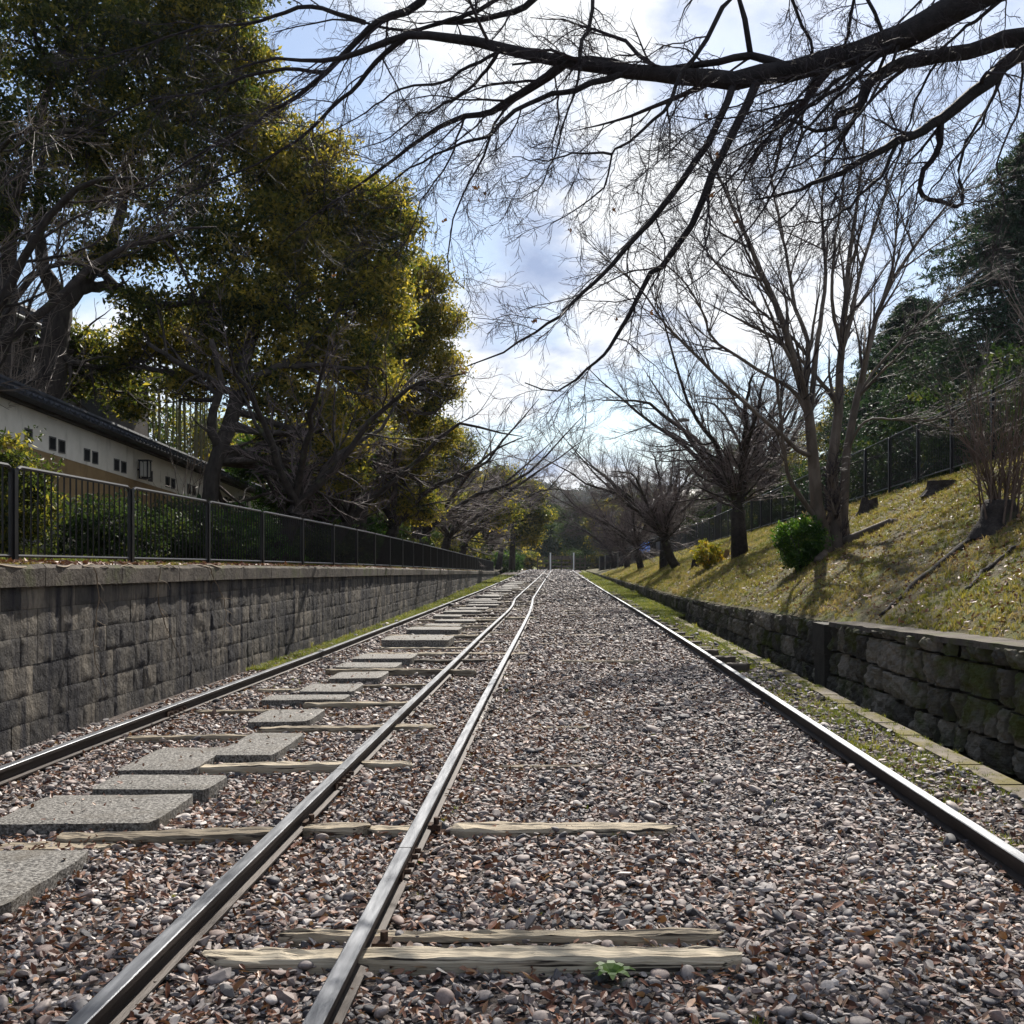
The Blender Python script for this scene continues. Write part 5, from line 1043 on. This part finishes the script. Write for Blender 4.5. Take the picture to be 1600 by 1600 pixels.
log([(1530, 868, 12.4), (1470, 905, 11.9), (1420, 935, 11.5), (1375, 968, 11.1)], .045, 'long dark strip standing in for a shadow running down the bank from the stump', 1)  # dark tube laid on the slope in place of a diagonal cast shadow
log([(1600, 885, 10.6), (1545, 905, 10.4), (1505, 935, 9.9)], .035, 'crooked fallen branch at the right edge of the bank', 2)
log([(1255, 890, 18.4), (1228, 905, 17.6), (1205, 918, 17.2)], .02, 'thin stick on the grass below the green bush', 3)
p = px(1125, 866, 33.5); z0 = bz(p[0], 33.5); b = MB(); b.box(-.28, .28, -.2, .2, -.15, .34)
vv = b.v[0]; vv[4:, 0] *= .8; vv[6:, 2] -= .07; bo = b.build('stone_block', M['ochre'], loc=(0, 0, 0), label='squat tan block half sunk in the bank by the black cherry trunk', cat='block'); bo.location = (p[0], 33.5, z0); bo.rotation_euler.z = .3
# roots creeping along the left coping
rr = np.random.default_rng(91)
for k in range(7):
    y0 = 7.3+k*.75+rr.uniform(-.2, .2); L_ = rr.uniform(.8, 1.8); n = 16; s = np.linspace(0, 1, n); Yv = y0+L_*s
    Pv = np.stack([wallL_x(Yv)+.02+.03*np.sin(s*9+k), Yv, wallL_top(Yv)+.02-.035*np.abs(np.sin(s*7+k))-.03*s], -1)
    b = MB(); b.tube(Pv, np.linspace(.008, .003, n), 4)
    if k in (1, 3, 5):
        n2 = 20; s = np.linspace(0, 1, n2); Yh = y0+L_*.4+.15*np.sin(s*5+k)+.4*s; zt = wallL_top(Yh)
        b.tube(np.stack([wallL_x(Yh)+.075+.006*np.sin(s*30), Yh, zt-.02-s*(1.05 if k != 5 else .8)], -1), np.linspace(.006, .0025, n2), 4)
        P0 = np.stack([wallL_x(Yh)+.075, Yh, zt-.02-s*1.0], -1)[None]; q2, r2 = grow(rr, P0, np.full((1, n2), .004), 9, .05, .95, 1.0, .16, 6, .8, .0015, .25, (0.0, 0, -.5)); q2[..., 0] = np.maximum(q2[..., 0], wallL_x(q2[..., 1])+.02); b.tubes(q2, r2, 3)
    b.build('creeper_vine', M['vine'], loc=Pv[0], label=['dry creeper root lying along the coping near the left edge', 'dry creeper hanging down the wall face nearest the left edge', 'short dry root on the coping behind the first hanging creeper', 'dry creeper trailing down mid wall under the second railing panel', 'thin root curled on the coping between two hanging creepers', 'farthest dry creeper hanging down the left wall', 'last dry root along the coping'][k], cat='creeper', group='dry creepers on the left wall')
# broadleaf weed by the nearest sleeper
wd = empty('weed', (.18, 3.44, .04), label='flat-leaved green weed at the front of the nearest thick sleeper', cat='weed'); b = MB()
for a in np.linspace(0, 6.28, 9)[:-1]:
    L_ = rr.uniform(.05, .10); n = 5; s = np.linspace(0, 1, n); c, d = math.cos(a), math.sin(a); wv = .016*np.sin(np.pi*(.12+.83*s)); Pn = np.stack([.18+c*L_*s, 3.44+d*L_*s, .05+.03*np.sin(s*2.4)], -1); sd_ = np.array([-d, c, 0])
    b.add(np.concatenate([Pn-sd_*wv[:, None], Pn+sd_*wv[:, None]]), np.array([(i, i+1, i+1+n, i+n) for i in range(n-1)]), .7)
b.build('leaf_rosette', M['leaf_shrub'], wd)

# --- far end of the track
gt = empty('wooden_gate', (.95, 128, 0), label='brown wooden barrier gate across the far end of the track', cat='gate')
b = MB()
for z in (.45, .95, 1.4): b.box(-.8, 1.65, 128, 128.1, z, z+.22)
b.box(-.75, 1.6, 128.2, 128.6, 1.5, 1.9); b.build('rails', M['bark_pale'], gt)
for x in (-.85, .45, 1.7): b = MB(); b.box(x-.08, x+.08, 127.9, 128.05, 0, 1.9); b.build('post', M['wood_dark'], gt)
for x0, x1, lab in ((-2.6, -1.1, 'dark picket barrier left of the wooden gate'), (2.0, 3.4, 'dark picket barrier right of the wooden gate')):
    q = empty('barrier', (x0, 126, 0), label=lab, cat='barrier'); b = MB()
    for z in (.4, .9, 1.4): b.box(x0, x1, 126, 126.08, z, z+.16)
    b.build('rails', M['wood_dark'], q)
    for x in np.linspace(x0+.06, x1-.06, 3): b = MB(); b.box(x-.07, x+.07, 125.85, 125.98, 0, 1.9); b.build('post', M['wood_dark'], q)
for x, lab in ((-.95, 'white post left of the wooden gate'), (1.95, 'white post right of the wooden gate')):
    b = MB(); b.tube([(x, 127.5, 0), (x, 127.5, 2.2)], .08, 10); b.tube([(x, 127.5, 2.2), (x, 127.5, 2.28)], .11, 10); b.build('gate_post', M['white'], loc=(x, 127.5, 0), label=lab, cat='post')
# hoarding and blue sheet by the right bank's far end
b = MB()
for k in range(9): b.box(4.1+k*.43, 4.1+k*.43+.42, 100-k*3.0, 100-k*3.0+2.96, .1, 1.75+k*.13)
b.build('hoarding', M['fence'], loc=(4.1, 100, 0), label='dark panel hoarding closing the right bank far away', cat='hoarding')
b = MB(); v, f = grid(lambda u, v_: np.stack([6.0+1.0*u, 78+.8*v_+0*u, 2.1+.2*u+.5*v_+.12*nz(u*6, v_*6, 0)], -1), 10, 6); b.add(v, f); v2 = v.copy(); v2[:, 2] -= .25; b.add(v2, f[:, ::-1]); b.build('blue_sheet', M['blue'], loc=(6, 78, 2), label='scrap of blue sheeting beside the dark hoarding', cat='tarpaulin')
# street lamp behind the right trees
lp = empty('street_lamp', (9.0, 76, 2), label='tall thin street lamp rising behind the right cherries', cat='street lamp')
b = MB(); b.tube([(9.0, 76, 1.5), (9.0, 76, 11.6)], np.array([.075, .045]), 8); b.build('pole', M['stone_grey'], lp, smooth=True)
b = MB(); q = smooth_line([[9.0, 76, 11.6, .08], [8.95, 76, 11.75, .13], [9.3, 76, 11.8, .16], [9.75, 76, 11.78, .08]], 10); b.tube(q[:, :3], q[:, 3], 8); b.build('lamp_head', M['stone_grey'], lp, smooth=True)
# houses far right
def house(X0, Y0, z0, w_, d, h, label, wall='plaster', roof='tile', seed=0):
    hh = empty('house', (X0, Y0, z0), label=label, cat='house')
    b = MB(); b.box(X0-w_/2, X0+w_/2, Y0-d/2, Y0+d/2, z0-1, z0+h); b.build('wall', M[wall], hh)
    b = MB(); e = .4; P = [(X0-w_/2-e, Y0-d/2-e, z0+h+.01), (X0+w_/2+e, Y0-d/2-e, z0+h+.01), (X0+w_/2+e, Y0+d/2+e, z0+h+.01), (X0-w_/2-e, Y0+d/2+e, z0+h+.01), (X0-w_/4, Y0, z0+h+w_*.22), (X0+w_/4, Y0, z0+h+w_*.22)]
    b.add(P, [np.array([(0, 1, 5, 4), (2, 3, 4, 5), (3, 2, 1, 0)]), np.array([(1, 2, 5), (3, 0, 4)])]); b.build('roof', M[roof], hh)
    for k in range(3):
        x = X0-w_/2+w_*(k+.5)/3; b = MB(); b.box(x-.55, x+.55, Y0-d/2-.05, Y0-d/2+.02, z0+h*.45, z0+h*.8); f_ = b.build('window', M['white'], hh); b = MB(); b.box(x-.47, x+.47, Y0-d/2-.06, Y0-d/2+.01, z0+h*.45+.08, z0+h*.8-.08); q = b.build('pane', M['black'], hh); q.parent = f_
house(11.5, 92, 1, 7, 7, 5.2, 'grey-walled house with hipped roof dimly seen behind the right cherries', 'stone_grey')
house(9.5, 118, .5, 4, 5, 4.0, 'small pale house behind the hoarding at the far right end', 'plaster')
house(17.5, 42, 3.0, 6, 5, 2.6, 'brown-roofed building just behind the right railing by the many-stemmed tree', 'house_wall')
# wooded hills closing the valley
def hill(name, X0, X1, Y0, h, seed, lab=None):
    def fn(u, v):
        X = X0+(X1-X0)*u; env = np.sin(np.pi*np.clip(u, 0, 1))**.6
        Z = -3+(h*env*(.78+.20*nz(u*9, seed, 0, 1, seed)+.05*nz(u*60, v*8, 0, 1, seed)))*np.sin(v*np.pi/2)**.8+1.2*nz(X, v*400, 0, .15, seed)*v
        return np.stack([X, Y0+v*160+0*X, Z], -1)
    P, f = grid(fn, 260, 24); b = MB(); b.add(P, f[:, ::-1]); b.build(name, M['hill'], smooth=True, kind='structure')
hill('hill', -260, 330, 560, 62, 3); hill('hill', -420, -20, 330, 34, 7); hill('hill', 40, 420, 300, 30, 9)

# --- wood closing the far end beyond the gate, and neighbours behind both railings
ffl = ['dark far tree in the wood beyond the wooden gate', 'olive far tree in the wood beyond the wooden gate']
for i in range(22):
    r1 = np.random.default_rng(1000+i); X0 = -34+i*3.4+r1.uniform(-1.5, 1.5); Y0 = 158+r1.uniform(0, 40); h = r1.uniform(9, 14)*(1 if abs(X0) > 4 else .8)
    q = smooth_line([[X0, Y0, -.3, .3], [X0+.2, Y0, h*.4, .2], [X0, Y0, h*.8, .1]], 6)
    lb = [(X0+r1.normal(0, 1.7), Y0+r1.normal(0, 1.3), h*r1.uniform(.18, .86), r1.uniform(1.4, 2.4)) for _ in range(8)]
    leafy_tree('far_tree', ffl[i % 2], 'tree', [(q[:, :3], q[:, 3])], lb, 3200, .5, 'leaf_dark' if i % 2 == 0 else 'leaf_camphor', 1100+i, base_r=.42, rad=.9, twigs=False, per=16, group=['dark trees of the far wood', 'olive trees of the far wood'][i % 2])
for i, (X0, Y0, h, r) in enumerate([(13, 60, 6.5, 2.6), (15.5, 72, 8, 3), (14, 88, 7, 3), (12, 104, 7.5, 3), (10, 122, 8, 3.2), (20, 58, 8, 3)]):
    r1 = np.random.default_rng(1200+i); q = smooth_line([[X0, Y0, 1.0, .25], [X0+.2, Y0, h*.5, .2], [X0, Y0, h*.85, .08]], 8)
    lb = [(X0+r1.normal(0, r*.5), Y0+r1.normal(0, r*.4), 1.2+h*r1.uniform(.2, .85), r*r1.uniform(.4, .6)) for _ in range(9)]
    leafy_tree('broadleaf_tree', ['brown-green tree behind the right railing left of the lamp', 'bushy tree behind the lamp post', 'tree beside the grey hipped house', 'tree behind the dark hoarding', 'tree by the pale far house', 'tree far behind the right railing, right of the lamp'][i], 'tree', [(q[:, :3], q[:, 3])], lb, 9000, .24, 'leaf_camphor' if i % 2 else 'leaf_dark', 1300+i, base_r=.45, rad=.6, twigs=False, per=18)

# far-off woods covering the hills
def wood(name, Xr, Y0, hfun, n, size, seed, label):
    rg = np.random.default_rng(seed); ps = []
    for i in range(4):
        m = MB(); c = rg.normal(size=(34, 3)); c /= np.linalg.norm(c, axis=1, keepdims=True); c = c*np.array([.8, .8, .75])*rg.uniform(.5, 1, (34, 1)); clump_leaves(rg, c, .30, 14, .17, m, .45)
        V = np.concatenate(m.v); F = np.concatenate(m.f); o = proto('far_crown', V, F, M['leaf_far'], False); ps.append(o)
    X = rg.uniform(*Xr, n); v = rg.random(n)**.8; Z = hfun((X-HX[0])/(HX[1]-HX[0]), v, X); Y = Y0+v*160
    S = size*rg.lognormal(0, .25, n); scatter(name, np.stack([X, Y, Z+S*.4], -1), np.stack([0*X, 0*X, rg.uniform(0, 6, n)], -1), np.stack([S, S, S], -1), np.clip(rg.beta(1.6, 2, n), 0, 1), ps, label=label, cat='forest')
def hz(h, seed): return lambda u, v, X: -3+(h*np.sin(np.pi*np.clip(u, 0, 1))**.6*(.78+.20*nz(u*9, seed, 0, 1, seed)+.05*nz(u*60, v*8, 0, 1, seed)))*np.sin(v*np.pi/2)**.8+1.2*nz(X, v*400, 0, .15, seed)*v
M['leaf_far'] = leafmat('leaf_far', [(0, (.018, .030, .014)), (.5, (.045, .052, .022)), (1, (.11, .085, .045))], .2, 1.3, .7, True)
HX = (-260, 330); wood('far_forest', (-120, 150), 560, hz(62, 3), 6000, 5.5, 1, 'far wooded ridge closing the valley above the track end')
HX = (-420, -20); wood('left_hill_wood', (-150, -20), 330, hz(34, 7), 2500, 4.5, 2, 'wooded slope far away on the left')
HX = (40, 420); wood('right_hill_wood', (40, 180), 300, hz(30, 9), 2500, 4.5, 3, 'wooded slope far away on the right')
for i, (X0, Y0, r_, h) in enumerate([(11.2, 15, 1.5, 3.2), (11.0, 19, 1.5, 3.0), (11.3, 23, 1.6, 3.0), (11.2, 27.5, 1.6, 3.0), (11.5, 32, 1.7, 2.8), (11.3, 37, 1.8, 2.6), (11.3, 43, 2.0, 2.6), (11.2, 50, 2.2, 2.6)]):
    shrub(X0, Y0, bz(X0, Y0), r_, h, 'leaf_dark', ['dark evergreen shrub behind the right railing at the right edge', 'dark evergreen shrub behind the thicket and railing', 'dark shrub filling the railing under the cedar bough', 'dark shrub behind the railing above the ragged stump', 'dark shrub behind the railing above the rotten stump', 'dark shrub behind the railing just right of the many-stemmed tree', 'dark shrub behind the many-stemmed trunk and railing', 'dark shrub behind the railing left of the many-stemmed tree'][i], 1400+i, 5000, .14, .3, rad=.3)

for i, X0 in enumerate(np.arange(-13, 15, 2.3)):
    Y0 = 136+1.5*math.sin(i*2.2)+(8 if abs(X0-.5) < 2 else 0)
    shrub(float(X0), Y0, -.05, 1.5, 2.6 if abs(X0-.5) > 2 else 1.6, 'leaf_dark' if i % 2 else 'leaf_camphor', 'dark undergrowth bush in the row behind the wooden gate', 1500+i, 2600, .30, .35, rad=.5, group='undergrowth row behind the gate')

# ------------------------------------------------------------------ air
b = MB(); b.box(-900, 900, -60, 780, -1.6, 120); m = bpy.data.materials.new('air'); m.use_nodes = True; t = m.node_tree
t.nodes.remove(t.nodes['Principled BSDF']); v = N(t, 'ShaderNodeVolumePrincipled'); v.inputs['Color'].default_value = (.80, .87, 1, 1); v.inputs['Density'].default_value = .00010; v.inputs['Anisotropy'].default_value = .35
Lk(t, v.outputs[0], t.nodes['Material Output'].inputs['Volume'])
b.build('haze', m, kind='stuff', label='thin blue air between the camera and the far hills', cat='haze')

cherry(-9.9, 16.2, 1.9, 8.2, 4.6, 'tall bare tree at the left edge, its pale drooping twigs veiling the dark evergreens', 610, (.3, 0), None, twig='twig_pale', name='bare_tree', n=7, dense=.8, tiltx=.3, thin=.8)
